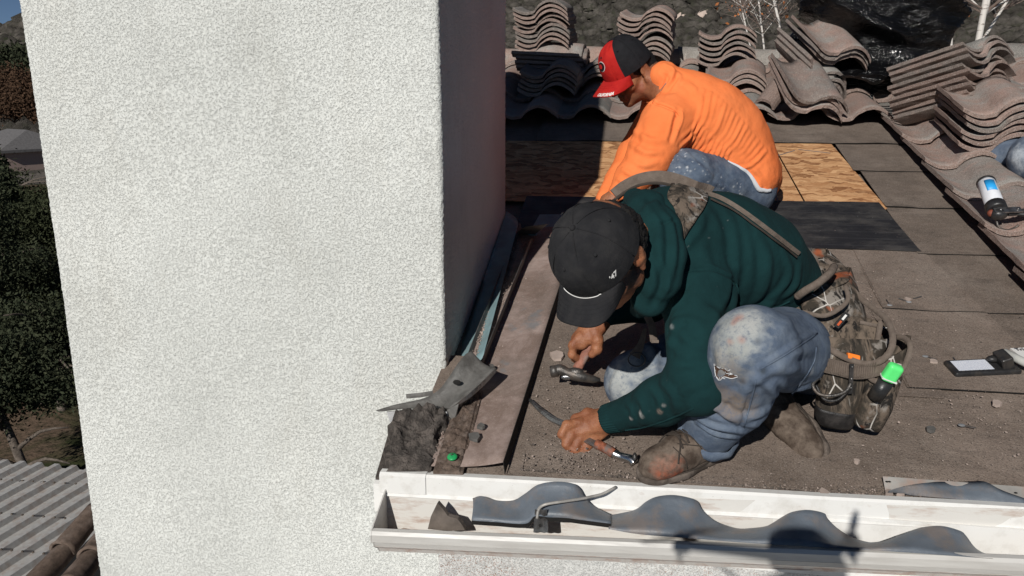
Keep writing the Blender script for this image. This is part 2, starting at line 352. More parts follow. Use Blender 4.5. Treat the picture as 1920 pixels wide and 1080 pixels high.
def tree(px,py,D,h,rad,label,matn='pine',n=5000,size=.18,seed=1,lean=(0,0),trunk_r=.14,group=None,cz=.62,name='pine_tree'):
    b=aD(px,py,D); b[2]=terr(b[:1],b[1:2])[0]
    t=thing(name,label,'tree',b,group); top=b+A(lean[0],lean[1],h)
    P=spl([b-A(0,0,.2),b+A(lean[0]*.3,lean[1]*.3,h*.35),top],9)
    L=[tube(P,[trunk_r,trunk_r*.8,.03],9)]
    g_=random.Random(seed)
    for k in range(9):
        f=g_.uniform(.35,.95); q=P[int(f*8)]; a=g_.uniform(0,6.28); e=q+A(math.cos(a)*rad[0]*.8,math.sin(a)*rad[1]*.8,g_.uniform(-.1,.5)*rad[2])
        L.append(tube(spl([q,(q+e)/2+A(0,0,.15),e],5),[.05,.015],5))
    V_,F_=cat_(L); mk('trunk',V_,F_,M['bark'],t,True)
    V_,F_=crown(b+A(lean[0]*.8,lean[1]*.8,h*cz),rad,n,size,seed); mk('crown',V_,F_,M[matn],t)
    return t
tree(52,835,14.5,2.9,A(1.25,1.1,1.05),'leaning pine with a bare pale trunk beyond the corrugated cover','pine',34000,.042,3,(-1.1,.3),.10,None,.80)
tree(112,730,19,2.5,A(1.5,1.3,1.2),'dark bushy pine close against the left side of the chimney','pine',30000,.045,5,(-.2,0),.12,None,.55)
tree(-50,680,21,5.4,A(1.5,1.4,2.6),'tall dark pine at the very left edge','pine',26000,.055,6,(0,0),.15,None,.6)
tree(25,600,25,2.6,A(2.4,1.6,1.2),'dark pine behind the leaning pine at left','pine',24000,.06,8,(0,0),.14,None,.6)
tree(95,480,33,2.9,A(2.0,1.6,1.4),'round green shrub tree above the lawn beside the chimney','shrub',16000,.075,9,(0,0),.12,None,.55,'garden_tree')
tree(40,440,42,3.0,A(2.9,2.0,1.6),'wide green tree below the grey roofed house','shrub',16000,.09,10,(0,0),.15,None,.55,'garden_tree')
tree(6,420,36,3.9,A(.7,.7,2.0),'narrow dark conifer left of the grey roofed house','pine',8000,.13,11,(0,0),.12)
tree(50,250,108,6.5,A(8,4,4.2),'russet autumn tree behind the grey roofed house','autumn',14000,.22,12,(0,0),.25,None,.6,'autumn_tree')
tree(10,250,120,7,A(6,4,4.6),'second russet tree at the left edge behind the house','autumn',12000,.22,13,(0,0),.25,None,.6,'autumn_tree')
for k in range(9):
    tree(-14+k*9+((k*7)%5),190,150+((k*37)%50),8+((k*13)%4),A(7,5,5),['dark','tall dark','spreading','low dark','ragged','bushy','pointed','broad','thin'][k]+' evergreen in the band of trees below the white house','pine',4000,.42,30+k,(0,0),.3,'evergreens below the white house',.6,'evergreen_tree')
# lawn patch and path on the left
def gpatch(name,pts,D,m,lift):
    P=[aZ(px,py,GZ+.02) for px,py in pts]; V_=np.array(P); c0=V_.mean(0); rings=[]
    V_=np.vstack([c0[None],V_]); V_[:,2]=terr(V_[:,0],V_[:,1])+lift
    n=len(pts); return mk(name,V_,[(0,1+i,1+(i+1)%n) for i in range(n)],m,None,False,'structure')
M['lawn']=simple('lawn_grass',(.055,.062,.022),.95,0,.4,8,.02,.1,(.02,.024,.012),2,.6)
gpatch('lawn',[(-80,545),(30,540),(140,505),(140,640),(60,600),(-80,620)],24,M['lawn'],.10)
M['path']=simple('pale_gravel_path',(.20,.17,.15),.95,0,.3,10,.01)
gpatch('path',[(20,495),(130,478),(140,490),(20,512)],26,M['path'],.13)
M['wallp']=simple('pinkish_house_wall',(.36,.27,.235),.9); M['roofg']=simple('grey_shingle_roof',(.13,.125,.125),.95,0,.25,6); M['hw']=simple('cream_house_wall',(.50,.49,.46),.9); M['glass']=simple('dark_window_glass',(.02,.022,.025),.15,0,.2,5,0,.6)
def house(px,py,D,wd,dp,hh,rh,label,wm,rm,nw,over=.6,rot=.3):
    b=aD(px,py,D); t=thing('house',label,'house',b)
    ax=A(math.cos(rot),math.sin(rot),0); ay=A(-math.sin(rot),math.cos(rot),0); az_=A(0,0,1)
    V_,F_=box(b+az_*(hh/2-1),ax,ay,az_,wd,dp,hh+2); mk('wall',V_,F_,wm,t)
    e=over; c=[b+ax*sx*(wd/2+e)+ay*sy*(dp/2+e)+az_*hh for sx,sy in((-1,-1),(1,-1),(1,1),(-1,1))]; r=[b+ax*sx*(wd/2-dp*.35)+az_*(hh+rh) for sx in(-1,1)]
    V_=np.array(c+r+[q-az_*.25 for q in c]); F_=[(0,1,5,4),(1,2,5),(2,3,4,5),(3,0,4),(0,6,7,1),(1,7,8,2),(2,8,9,3),(3,9,6,0),(6,9,8,7)]
    mk('roof',V_,F_,rm,t)
    for k in range(nw):
        u=(k+.5)/nw-.5; V_,F_=box(b+ax*wd*u-ay*(dp/2+.02)+az_*(hh*.55),ax,ay,az_,wd/nw*.45,.1,hh*.42); wo=mk('window',V_,F_,M['hw'],t)
        V_,F_=box(b+ax*wd*u-ay*(dp/2+.08)+az_*(hh*.55),ax,ay,az_,wd/nw*.36,.06,hh*.34); mk('pane',V_,F_,M['glass'],wo)
house(40,303,80,9,7,1.5,1.7,'low house with grey hip roof and pinkish wall among the trees at left',M['wallp'],M['roofg'],3,.5,-.45)
house(38,133,240,9,6,2.6,.7,'small white flat house high on the hill at far left',M['hw'],M['hw'],2,.8,-.6)
# corrugated patio cover
PZ=2.75
M['corr']=simple('pale_corrugated_metal',(.46,.45,.43),.5,.0,.12,30,.0006,.5,(.30,.19,.13),14,.35)
pc=thing('patio_cover','pale corrugated metal patio cover far below at lower left','patio cover',aZ(80,980,PZ))
e0=aZ(0,868,PZ); e1=aZ(168,882,PZ); ex=nrm(e1-e0); ribd=nrm(aZ(160,940,PZ)-aZ(0,1040,PZ)) # rib direction
across=np.cross(A(0,0,1),ribd); 
def corr(a0,a1,l0,l1,org,pitch=.135):
    n=int((a1-a0)/pitch); rings=[]
    for k in range(n):
        for f,zz in ((0,0),(.22,0),(.34,.035),(.62,.035),(.78,0)):
            q=org+across*(a0+(k+f)*pitch); rings.append((q,zz))
    G=[[q+ribd*l+A(0,0,zz) for l in (l0,l1)] for q,zz in rings]; return sheet(G,.003)
# clip each rib to the front edge e0-e1 by choosing far ends on that line
def clipcorr():
    org=aZ(80,1000,PZ); G=[]; nrm_e=np.cross(A(0,0,1),ex); nrm_e=nrm_e if np.dot(nrm_e,org-e0)<0 else -nrm_e
    n0=-60
    k=-70
    while k<70:
        for f,zz in ((0,0),(.20,0),(.32,.04),(.60,.04),(.75,0)):
            q=org+across*((k+f)*.17); den=np.dot(ribd,nrm_e); t=np.dot(e0-q,nrm_e)/den if abs(den)>1e-6 else 0
            a,b=sorted((t,t-np.sign(den)*9)); 
            G.append([q+ribd*a+A(0,0,zz),q+ribd*b+A(0,0,zz)])
        k+=1
    return sheet(G,.003)
V_,F_=clipcorr(); mk('roof_sheet',V_,F_,M['corr'],pc)
L=[]
for ky,(ya,yb) in enumerate(((899,908),(962,975),(1030,1045))):
    for kx in range(9):
        f=kx/8; c=aZ(2+160*f,ya+(yb-ya)*f,PZ+.042); L.append(ball(c,.011,8,4,(1,1,.6)))
mk('roofing_screws',*cat_(L),M['bark'],pc,True,'stuff')
for q in ((-60,900),(175,905),(60,1060)):
    p=aZ(*q,PZ-.06); V_,F_=abox(p[0]-.05,p[0]+.05,p[1]-.05,p[1]+.05,GZ-.1,PZ-.06); mk('post',V_,F_,M['hw'],pc)
# ---------------- birches behind the ridge
s=NB('white_birch_bark'); c=s.mix(s.ramp(s.noise(9,4,.6,st=(1,1,4)),.56,.64),(.66,.62,.57),(.16,.12,.10)); M['birch']=s.done(c,.7)
M['leaf']=simple('orange_birch_leaves',(.50,.18,.06),.7,0,.5,2)
M['twig']=simple('grey_brown_twigs',(.16,.12,.10),.9)
def birch(x0,y0,x1,y1,Y,r,label,seed,bend=0,nl=40,leaf=.035,twigs=22,small=False):
    p0=aY(x0,y0,Y); p1=aY(x1,y1,Y); b=p0.copy(); gz=terr(A(b[0]),A(b[1]))[0]
    d=p1-p0; base=p0-d*((p0[2]-gz)/d[2]); top=p1+d*.5
    t=thing('birch_tree',label,'tree',base,'birches behind the ridge')
    g_=random.Random(seed); P=spl([base,p0,(p0+p1)/2+A(bend,0,0),p1,top],26)
    mk('trunk',*tube(P,[r*1.1,r*.75,r*.55,r*.2],8),M['birch'],t,True)
    L=[];Lv=[]; tw=[]
    for k in range(twigs):
        q=P[g_.randint(9,25)]; a=g_.choice([-1,1])*g_.uniform(.3,1.1); ln=g_.uniform(.25,.8); e=q+A(math.sin(a)*ln,g_.uniform(-.2,.2),math.cos(a)*ln)
        m_=(q+e)/2+A(g_.uniform(-.06,.06),0,g_.uniform(-.05,.05)); S=spl([q,m_,e],6); (L if g_.random()<.3 else tw).append(tube(S,[r*.30,r*.12],5))
        for j in range(3):
            qq=S[g_.randint(2,5)]; ee=qq+A(g_.uniform(-.25,.25),g_.uniform(-.1,.1),g_.uniform(-.05,.25)); tw.append(tube([qq,(qq+ee)/2+A(.01,0,.01),ee],[.004,.002],3))
            if g_.random()<.75: Lv.append(ee)
    if L: mk('branch',*cat_(L),M['birch'],t,True)
    mk('twigs',*cat_(tw),M['twig'],t,False,'stuff')
    V_=[];F_=[]
    for k in range(nl):
        c0=g_.choice(Lv)+A(g_.gauss(0,.10),g_.gauss(0,.1),g_.gauss(0,.10)); u=nrm(rng.normal(size=3)); v=nrm(np.cross(u,rng.normal(size=3))); s_=leaf*g_.uniform(.5,1.2)
        V_+=[c0-u*s_,c0+v*s_*.6,c0+u*s_,c0-v*s_*.6]; F_.append((4*k,4*k+1,4*k+2,4*k+3))
    mk('leaves',V_,F_,M['leaf'],t,False,'stuff')
birch(1527,70,1527,-10,9,.032,'white birch trunk just left of the black plastic, straightest one',1,.0,50,.03,26)
birch(1515,62,1500,-10,9.2,.018,'thin birch leaning left beside the straight birch',2,-.02,25,.03,14)
birch(1532,55,1560,20,8.8,.016,'thin birch leaning right against the black plastic',3,.0,8,.03,5)
birch(1782,75,1783,-10,8.5,.026,'crooked pale birch right of the black plastic',4,-.04,20,.03,10)
birch(1836,68,1850,-10,8.5,.036,'thickest birch trunk near the top right corner',5,.02,110,.042,30)
birch(1470,88,1455,20,10,.016,'small birch with rusty leaves behind the ridge',6,.01,60,.03,24)
birch(1432,85,1428,50,10.5,.014,'slim birch sapling above the third tile stack',7,0,60,.028,24)
birch(1852,60,1880,15,9,.018,'slanting birch with orange leaves at top right',8,0,90,.04,22)
birch(1405,80,1395,35,13,.014,'faint twiggy sapling left of the small birches',9,0,50,.03,26)
# ================================================================ CHIMNEY AND WALL
def fftnoise(n,m,lo,hi,seed):
    g_=np.random.default_rng(seed); W=np.fft.rfft2(g_.normal(size=(n,m))); fy=np.fft.fftfreq(n)[:,None]; fx=np.fft.rfftfreq(m)[None]
    f=np.hypot(fx,fy); W*=np.exp(-(f/hi)**2)*(1-np.exp(-(f/lo)**2)); o=np.fft.irfft2(W,s=(n,m)); return o/o.std()
def chimney():
    xl,xr,y0,y1=-1.665,-.507,2.03,3.05; rad=.012; h=.0036
    path=[];nr_=[]
    def line(a,b,n):
        a=np.array(a);b=np.array(b); k=max(2,int(np.linalg.norm(b-a)/h)); 
        for i in range(k): path.append(a+(b-a)*i/k); nr_.append(n)
    def arc(c,a0,a1):
        k=7
        for i in range(k):
            a=a0+(a1-a0)*i/k; path.append(A(c[0]+rad*math.cos(a),c[1]+rad*math.sin(a))); nr_.append((math.cos(a),math.sin(a)))
    hp=math.pi/2
    line((xl,y0+.25),(xl,y0+rad),(-1,0)); arc((xl+rad,y0+rad),math.pi,1.5*math.pi)
    line((xl+rad,y0),(xr-rad,y0),(0,-1)); arc((xr-rad,y0+rad),-hp,0)
    kk=len(path)
    n_side=180
    for i in range(n_side): path.append(A(xr,y0+rad+(y1-y0-2*rad)*i/n_side)); nr_.append((1,0))
    arc((xr-rad,y1-rad),0,hp); path.append(A(xl,y1)); nr_.append((0,1)); path.append(A(xl,y0+.26)); nr_.append((-1,0))
    path=np.array(path); nr_=np.array(nr_); n=len(path)
    z=np.concatenate([np.arange(4.42,6.36,h),np.linspace(6.38,6.5,3),np.linspace(6.55,7.36,12)]); m=len(z)
    N=fftnoise(n,m,.12,.40,3)*.00055+fftnoise(n,m,.02,.06,5)*.0002
    N[:, -13:]=0; N[-3:]=0
    big=fftnoise(n,m,.001,.006,9)*.0012; N=N+big
    V=np.empty((n,m,3)); V[...,0]=path[:,0,None]+nr_[:,0,None]*N; V[...,1]=path[:,1,None]+nr_[:,1,None]*N; V[...,2]=z[None]
    f=np.interp(z,[6.5,7.2,7.55,8.0],[1,.66,.46,.30])[None]; V[...,0]=(V[...,0]+1.086)*f-1.086; V[...,1]=(V[...,1]-2.54)*(.4+.6*f)+2.54
    idx=np.arange(n*m).reshape(n,m); nx=np.roll(idx,-1,0)
    F=np.stack([idx[:,:-1],nx[:,:-1],nx[:,1:],idx[:,1:]],-1).reshape(-1,4)
    t=thing('chimney','massive off white rough stucco chimney filling the left half','chimney',(-1.08,2.54,4.42))
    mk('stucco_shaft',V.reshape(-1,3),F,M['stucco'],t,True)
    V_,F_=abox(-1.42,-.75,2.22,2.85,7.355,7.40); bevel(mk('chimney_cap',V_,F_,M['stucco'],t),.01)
chimney()
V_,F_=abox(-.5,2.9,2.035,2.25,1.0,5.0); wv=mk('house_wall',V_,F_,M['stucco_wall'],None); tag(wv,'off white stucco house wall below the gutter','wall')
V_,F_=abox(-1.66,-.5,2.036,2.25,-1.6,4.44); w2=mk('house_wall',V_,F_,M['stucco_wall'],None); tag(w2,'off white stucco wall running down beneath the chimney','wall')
# ================================================================ ROOF
roofT=thing('tiled_roof','low slope roof stripped to brown felt with old tiles left near the ridge','roof',(1.0,3.5,4.6))
# sheathing deck
def rsheet(name,x0,x1,Y0,Y1,h0,h1,m,th=.002,nx=2,ny=2,rough=0.,seed=0,edge=None,skewL=0,skewR=0,wob=0.,redge=False):
    xs=np.linspace(0,1,nx); ys=np.linspace(0,1,ny); G=np.empty((nx,ny,3))
    for i,u in enumerate(xs):
        for j,v in enumerate(ys):
            Yv=Y0+(Y1-Y0)*v; xa=x0+skewL*v; xb=x1+skewR*v; G[i,j]=rp(xa+(xb-xa)*u,Yv,h0+(h1-h0)*v)
    P=G.reshape(-1,3); 
    if rough: G[...,2]+=(fbm(P,2.5,3,seed)*rough).reshape(nx,ny)
    if wob:
        G[:,0,1]+=fbm(P,6,3,seed+5).reshape(nx,ny)[:,0]*wob; G[:,0,2]+=np.abs(fbm(P,5,2,seed+8).reshape(nx,ny)[:,0])*wob*.9
    V,F=sheet(G,th,(0,-.24,.97)); ntop=(nx-1)*(ny-1)*2; fm=[0]*ntop+[1]*(nx-1)+[1 if redge else 0]*(ny-1)+[0]*(len(F)-ntop-nx-ny+2)
    return mk(name,V,F,None,roofT,False,None,mats=[m,edge or m],fm=fm)
V,F=abox(0,1,0,1,0,1)
G=bilin(rp(-.52,1.62,-.02),rp(3.2,1.64,-.02),rp(3.2,5.46,-.02),rp(-.52,5.46,-.02),2,2); mk('roof_deck',*sheet(G,.03),M['felt'],roofT)
G=bilin(rp(-2.2,3.08,-.02),rp(-.52,3.08,-.02),rp(-.52,5.46,-.02),rp(-2.2,5.46,-.02),2,2); mk('roof_deck',*sheet(G,.03),M['felt'],roofT)
G=bilin(A(-2.2,5.46,rz(5.46)-.02),A(3.2,5.46,rz(5.46)-.02),A(3.2,9.0,rz(5.46)-.9),A(-2.2,9.0,rz(5.46)-.9),2,2); mk('roof_deck',*sheet(G,.03),M['felt'],roofT)
# left overhang piece in front of the chimney
G=bilin(rp(-.575,1.612,-.012),rp(-.5,1.612,-.012),rp(-.5,1.86,-.012),rp(-.6,1.84,-.012),2,2); mk('roof_deck',*sheet(G,.04),M['mud'],roofT)
# base felt (dusty, near eave) high resolution
rsheet('felt_sheet',-.52,3.0,1.625,2.10,.0,.0,M['felt'],.004,160,24,.0025,1,M['felt_edge'])
Ys=[2.05,2.455,2.85,3.255,3.665,4.035,4.45]
for k in range(len(Ys)-1):
    xl=[.70,.74,.95,.95,.92,-.52][k]
    seam=1.06-.10*(Ys[k]-2.2)/.6 if k<2 else None
    a,b=Ys[k],Ys[k+1]+.06
    rsheet('felt_sheet',xl,3.0,a,b,.0075,.0025,M['felt2'],.003,70,10,.0016,10+k,M['felt_edge'],wob=.007)
rsheet('felt_sheet',-.45,.78,2.02,2.92,.0040,.006,M['felt'],.001,90,60,.0022,22,M['felt'],skewR=.0,wob=.002)
rsheet('felt_sheet',.705,1.085,2.052,2.47,.0098,.0068,M['felt'],.0035,20,12,.0010,23,M['felt_edge'],skewR=-.055,redge=True)
rsheet('felt_sheet',.745,1.03,2.46,2.9,.0098,.0068,M['felt'],.0035,20,12,.0010,24,M['felt_edge'],skewR=-.06,redge=True)
# exposed OSB boards with a joint, and the black membrane
rsheet('osb_board',-.75,.02,3.25,4.04,.004,.004,M['osb'],.003,3,3)
rsheet('osb_board',.026,.655,3.25,4.04,.004,.004,M['osb'],.003,3,3,skewR=-.03)
rsheet('osb_board',.662,.955,3.25,4.04,.004,.004,M['osb'],.003,3,3,skewL=-.03,skewR=-.055)
# chalk lines on the boards are narrow strips of blue chalk
M['chalk']=simple('grey_blue_chalk',(.16,.17,.20),.9)
for (a,b) in (((1440,325),(1462,386)),((1497,280),(1557,287)),((1430,300),(1490,282)),):
    pa,pb=roof(*a,.0058),roof(*b,.0058); mk('chalk_line',*tube([pa,(pa+pb)/2,pb],0,sq=(.004,.0006),up=(0,-.24,.97)),M['chalk'],roofT)
rsheet('membrane_patch',-.46,.965,2.862,3.30,.0085,.0075,M['membrane'],.002,60,14,.0018,31,M['felt_edge'],skewR=-.03,wob=.004)
# ---- tiles
TW,TL=.322,.405
def tprof(u):
    # u in metres 0..TW
    if u<.142:
        t=(u-.086)/.086 if u<.086 else (u-.086)/.075
        return .034*abs(t)**1.9 if u<.086 else .026*t**2
    t=(u-.142)/(TW-.142); return .026*(1-t)+.004*t+.047*math.sin(math.pi*t)**.8
def tile_mesh(seed,name='roof_tile'):
    nu,nv=26,9; us=np.concatenate([np.linspace(0,.142,11),np.linspace(.142,TW,16)[1:]]); nu=len(us); vs=np.linspace(0,TL,nv); th=.0165
    top=np.array([[(u,v,tprof(u)+th) for v in vs] for u in us]); bot=np.array([[(u+(-.002 if u<.01 else 0),v,tprof(u)) for v in vs] for u in us])
    def jit(G,k): 
        P=G.reshape(-1,3); d=fbm(P+seed*3.1,60,2,seed)*.0011; G=G+0; G[...,2]+=d.reshape(nu,nv); 
        e=fbm(P+seed*1.7,45,3,seed+9).reshape(nu,nv)*.004; G[:,0,1]+=e[:,0]; G[:,-1,1]+=e[:,-1]; G[0,:,0]+=e[0]*.6; G[-1,:,0]+=e[-1]*.6; return G
    top=jit(top,0); bot=jit(bot,1)
    # rounded nose at the front
    top[:,0,1]+=.004; top[:,0,2]-=.0015
    V=np.vstack([top.reshape(-1,3),bot.reshape(-1,3)]); N=nu*nv; F=[];fm=[]
    for i in range(nu-1):
        for j in range(nv-1):
            q=(i*nv+j,(i+1)*nv+j,(i+1)*nv+j+1,i*nv+j+1); F.append(q); fm.append(0); F.append(tuple(k+N for k in q)[::-1]); fm.append(1)
    E=[i*nv for i in range(nu)]+[(nu-1)*nv+j for j in range(1,nv)]+[i*nv+nv-1 for i in range(nu-2,-1,-1)]+[j for j in range(nv-2,0,-1)]
    for k in range(len(E)):
        p,q=E[k],E[(k+1)%len(E)]; F.append((q,p,p+N,q+N)); fm.append(1)
    me=bpy.data.meshes.new(name); V[:,0]-=TW/2; me.from_pydata(V.tolist(),[],F); me.update(); me.materials.append(M['tile']); me.materials.append(M['tile_edge'])
    me.polygons.foreach_set('material_index',fm)
    me.polygons.foreach_set('use_smooth',[f==0 for f in fm])
    return me
TM=[tile_mesh(k) for k in range(5)]
def basis(org,xa,ya):
    xa=nrm(xa); ya=np.array(ya,float); ya=nrm(ya-xa*np.dot(xa,ya)); za=np.cross(xa,ya)
    return Matrix(((xa[0],ya[0],za[0],org[0]),(xa[1],ya[1],za[1],org[1]),(xa[2],ya[2],za[2],org[2]),(0,0,0,1)))
def place_tile(Mx,parent=None,label=None,group=None):
    o=bpy.data.objects.new('roof_tile',random.choice(TM)); COL.objects.link(o)
    if parent is not None: o.parent=parent; Mx=Matrix.Translation(-Vector(wl(parent)))@Mx
    o.matrix_basis=Mx
    if label: o['label']=label; o['category']='roof tile'; o['group']=group
    return o
def laid(x,Y,jx=0.,jy=0.,yaw=0.,lift=0.):
    tilt=R(14-3.6); ya=A(math.sin(yaw),math.cos(yaw)*math.cos(tilt),math.sin(tilt)); xa=A(math.cos(yaw),-math.sin(yaw),0)
    place_tile(basis(rp(x+TW/2+jx,Y+jy,.034+lift),xa,ya),roofT)
rg=random.Random(4)
EX=.333
for r_ in range(4):       # field left of the stripped strip, up to the ridge
    for k in range(0,12):
        laid(1.20-.28*(k+1)+.002,4.30+EX*r_,rg.uniform(-.004,.004),rg.uniform(-.012,.012),rg.uniform(-.02,.02),rg.uniform(0,.004))
for r_ in range(-6,4):    # field to the right, running down to the eave
    for k in range(0,6):
        Yt=4.30+EX*r_-(.36 if False else 0)
        laid(1.185+.28*k+(.0 if r_>=0 else .012*k*0),Yt-(.03 if r_<0 else 0),rg.uniform(-.005,.005),rg.uniform(-.012,.012),rg.uniform(-.03,.03),rg.uniform(0,.004))
# ridge caps
def cap_mesh():
    rings=[]
    for v in np.linspace(0,.68,10):
        r0=.105-.012*v/.68+(.012 if v>.62 else 0); ring=[(v,math.cos(a)*r0,math.sin(a)*r0*.92) for a in np.linspace(-.15,math.pi+.15,16)]+[(v,math.cos(a)*(r0-.018),math.sin(a)*(r0-.018)*.92) for a in np.linspace(math.pi+.15,-.15,16)]
        rings.append(np.array(ring))
    V,F=loft(rings); V[:,2]+=fbm(V,30,2,3)*.0012; me=bpy.data.meshes.new('ridge_tile'); me.from_pydata(V.tolist(),[],F); me.update(); me.materials.append(M['tile']); return me
CM=cap_mesh()
for k in range(9):
    o=bpy.data.objects.new('ridge_tile',CM); COL.objects.link(o); o.parent=roofT; x=-2.3+k*.63
    o.matrix_basis=Matrix.Translation(-Vector(wl(roofT)))@Matrix.Translation((x,5.50+rg.uniform(-.01,.01),rz(5.46)+.082+rg.uniform(-.006,.006)))@Matrix.Rotation(R(rg.uniform(-1,1)),4,'Z')@Matrix.Rotation(R(1.2),4,'Y')
# mortar bedding under the ridge caps
G=bilin(A(-2.2,5.38,rz(5.38)+.02),A(2.9,5.38,rz(5.38)+.02),A(2.9,5.44,rz(5.4)+.13),A(-2.2,5.44,rz(5.4)+.13),120,5); G[...,1]+=(fbm(G.reshape(-1,3),9,3,2)*.02).reshape(120,5)
mk('ridge_mortar',*sheet(G,.05,(0,-.5,.8)),M['stuccodark'],roofT)
# ---- loose stacks
ORD=['bottom','second','third','fourth','fifth','sixth','seventh','eighth','ninth','tenth','eleventh']
def stack(base,yaw,pitch,roll,n,step,desc,group,jit=.012,jy=.012,jaw=.04,gap=None):
    """base: world point under the middle of the front edge of the bottom tile; yaw: heading of long axis from +Y, clockwise"""
    g_=random.Random(hash(desc)%999 if False else sum(map(ord,desc)))
    cy,sy=math.cos(yaw),math.sin(yaw); ya0=A(sy*math.cos(pitch),cy*math.cos(pitch),math.sin(pitch)); xa0=A(cy*math.cos(roll),-sy*math.cos(roll),math.sin(roll)); za=np.cross(xa0,ya0); za=nrm(za)
    for k in range(n):
        dy=g_.uniform(-jaw,jaw); xa=xa0+ya0*dy*-1; ya=ya0+xa0*dy
        off=step*k+(gap[1] if gap and k>=gap[0] else 0)
        o_=base+za*off+xa0*g_.uniform(-jit,jit)+ya0*g_.uniform(-jy,jy)
        pos='top' if k==n-1 else ORD[k]
        place_tile(basis(o_,xa,ya),None,f'{pos} tile {"counting up" if 0<k<n-1 else ""} in the {desc}'.replace('  ',' '),group)
P14=R(14)
stack(rp(-.60,4.93,.22)+A(0,0,.035),R(3),R(6),R(3),9,.0265,'tall wavy stack at the far left of the ridge','tiles in the tall far left stack',.010)
# sideways pile under it
stack(rp(-.345,4.98,.125),R(-88),R(3),R(10),4,.026,'sideways pile under the far left stack','tiles piled sideways at far left',.01,.02,.03)
stack(rp(-.52,4.55,.09),R(2),R(9),R(0),5,.024,'shaded low stack beside the chimney','tiles in the shaded stack',.012)
stack(rp(-.30,4.75,.09),R(2),R(9),R(0),4,.024,'shaded stack right of the sideways pile','tiles in the second shaded stack',.012)
stack(rp(.0,5.08,.14),R(4),R(8),R(-2),9,.029,'stack behind the red and black cap','tiles in the stack behind the cap',.010,gap=(4,.02))
stack(rp(.475,4.92,.165),R(4),R(5),R(1),6,.030,'stack on the ridge right of the orange shirt','tiles in the stack right of the orange shirt',.010)
stack(rp(.50,4.62,.085),R(6),R(12),R(-1),3,.026,'low pile of three in front of the ridge stack','tiles in the low pile of three',.012)
stack(aY(1572,126,4.55),R(-20),R(26),R(-10),3,.026,'tilted pile leaning against the black plastic','tiles leaning on the black plastic',.012,.02,.05)
stack(aY(1535,168,4.52),R(-34),R(32),R(-28),3,.026,'steep leftmost tiles of the pile by the black plastic','steep tiles by the black plastic',.01,.02,.05)
stack(aY(1520,216,4.24),R(-16),R(30),R(-14),3,.026,'upright tiles leaning in the middle of the roof','upright leaning tiles',.010,.02,.04)
stack(aY(1866,196,3.98),R(-35),R(-15),R(2),9,.0300,'big splayed stack at the right edge by the ridge','tiles in the big right edge stack',.010,.02,.035)
stack(aY(1880,286,3.62),R(3),R(13),R(3),6,.0285,'stack of six in front of the big right stack','tiles in the stack of six',.010,.014,.02)
# short broken barrel piece
P_=[aY(1462,163,4.45),aY(1432,203,4.32)]; rings=[]
ax=nrm(P_[1]-P_[0]); u=nrm(np.cross(ax,A(0,0,1))); v=np.cross(u,ax)
for t in np.linspace(0,1,6):
    c=P_[0]*(1-t)+P_[1]*t; rings.append(np.array([c+u*math.cos(a)*.055+v*math.sin(a)*.055 for a in np.linspace(-.2,math.pi+.2,12)]+[c+u*math.cos(a)*.042+v*math.sin(a)*.042 for a in np.linspace(math.pi+.2,-.2,12)]))
V_,F_=loft(rings); V_+=fbm(V_,25,2,1)[:,None]*.003; tag(mk('tile_fragment',V_,F_,M['tile_edge'],None),'short barrel shaped broken piece of tile lying left of the upright tiles','tile fragment')
# ---- black plastic wrapped over a chimney
def wrap():
    c0=aY(1655,40,4.95); rings=[]; n=96
    prof=[(-.50,.30,.26,.0),(-.46,.36,.30,0),(-.36,.345,.28,0),(-.24,.30,.25,.01),(-.15,.285,.23,.015),(-.10,.30,.25,0),(-.04,.35,.28,-.01),(.04,.385,.31,-.02),(.14,.40,.32,-.02),(.26,.41,.33,0),(.5,.40,.33,0),(.75,.36,.30,0),(.82,.2,.2,0)]
    P=np.array(prof); zz=np.linspace(0,len(prof)-1,64)
    for t in zz:
        i=min(int(t),len(prof)-2); f=t-i; z,rx,ry,dx=P[i]*(1-f)+P[i+1]*f
        ring=[]
        for k in range(n):
            a=2*math.pi*k/n; ca,sa=math.cos(a),math.sin(a); q=(abs(ca)**3.2+abs(sa)**3.2)**(-1/3.2)
            ring.append(c0+A(ca*q*rx+dx,sa*q*ry,z))
        rings.append(np.array(ring))
    V,F=loft(rings); d=V-c0; d[:,2]*=.3; d/=np.linalg.norm(d,axis=1)[:,None]+1e-9
    Q=(V@np.array([[1,0,.5],[0,1,0],[-.5,0,1]]))*A(.42,.42,1.5)+fbm(V,2,2,77)[:,None]*.18
    rid=1-np.abs(fbm(Q,4,2,5)); rid2=1-np.abs(fbm(Q+V[:,[0]]*1.5,11,2,8))
    V=V+d*((rid**4-.4)*.085+(rid2**3-.4)*.010)[:,None]
    s=NB('black_polythene'); h=s.noise(9,5,.6,st=(1,1,2.6),dist=1.4); v=s.vor(7,'SMOOTH_F1',st=(1,1,3))
    m=s.done((.004,.004,.0045),s.ramp(s.noise(20),.3,.7,.10,.17),s.bump(v,.016,.5,s.bump(h,.020)),0,.35)
    t=mk('plastic_wrapped_flue',V,F,m,None,True); tag(t,'chimney flue bundled in glossy black plastic sheeting behind the tiles','plastic sheeting')
wrap()
def skirt():
    G=np.empty((60,40,3))
    for i,u in enumerate(np.linspace(0,1,60)):
        for j,v in enumerate(np.linspace(0,1,40)):
            x=.86+.58*u+.05*math.sin(v*5); Y=4.52+.50*v; G[i,j]=rp(x,Y,.11+.16*v*v+.05*math.sin(u*math.pi))
    P=G.reshape(-1,3); G[...,2]+=((1-np.abs(fbm(P*A(1,2.5,1),5,3,4)))*.06).reshape(60,40)
    o=mk('plastic_sheet',*sheet(G,.002),bpy.data.materials['black_polythene'],None,True); tag(o,'loose crumpled skirt of black plastic spread over the tiles','plastic sheeting')
skirt()

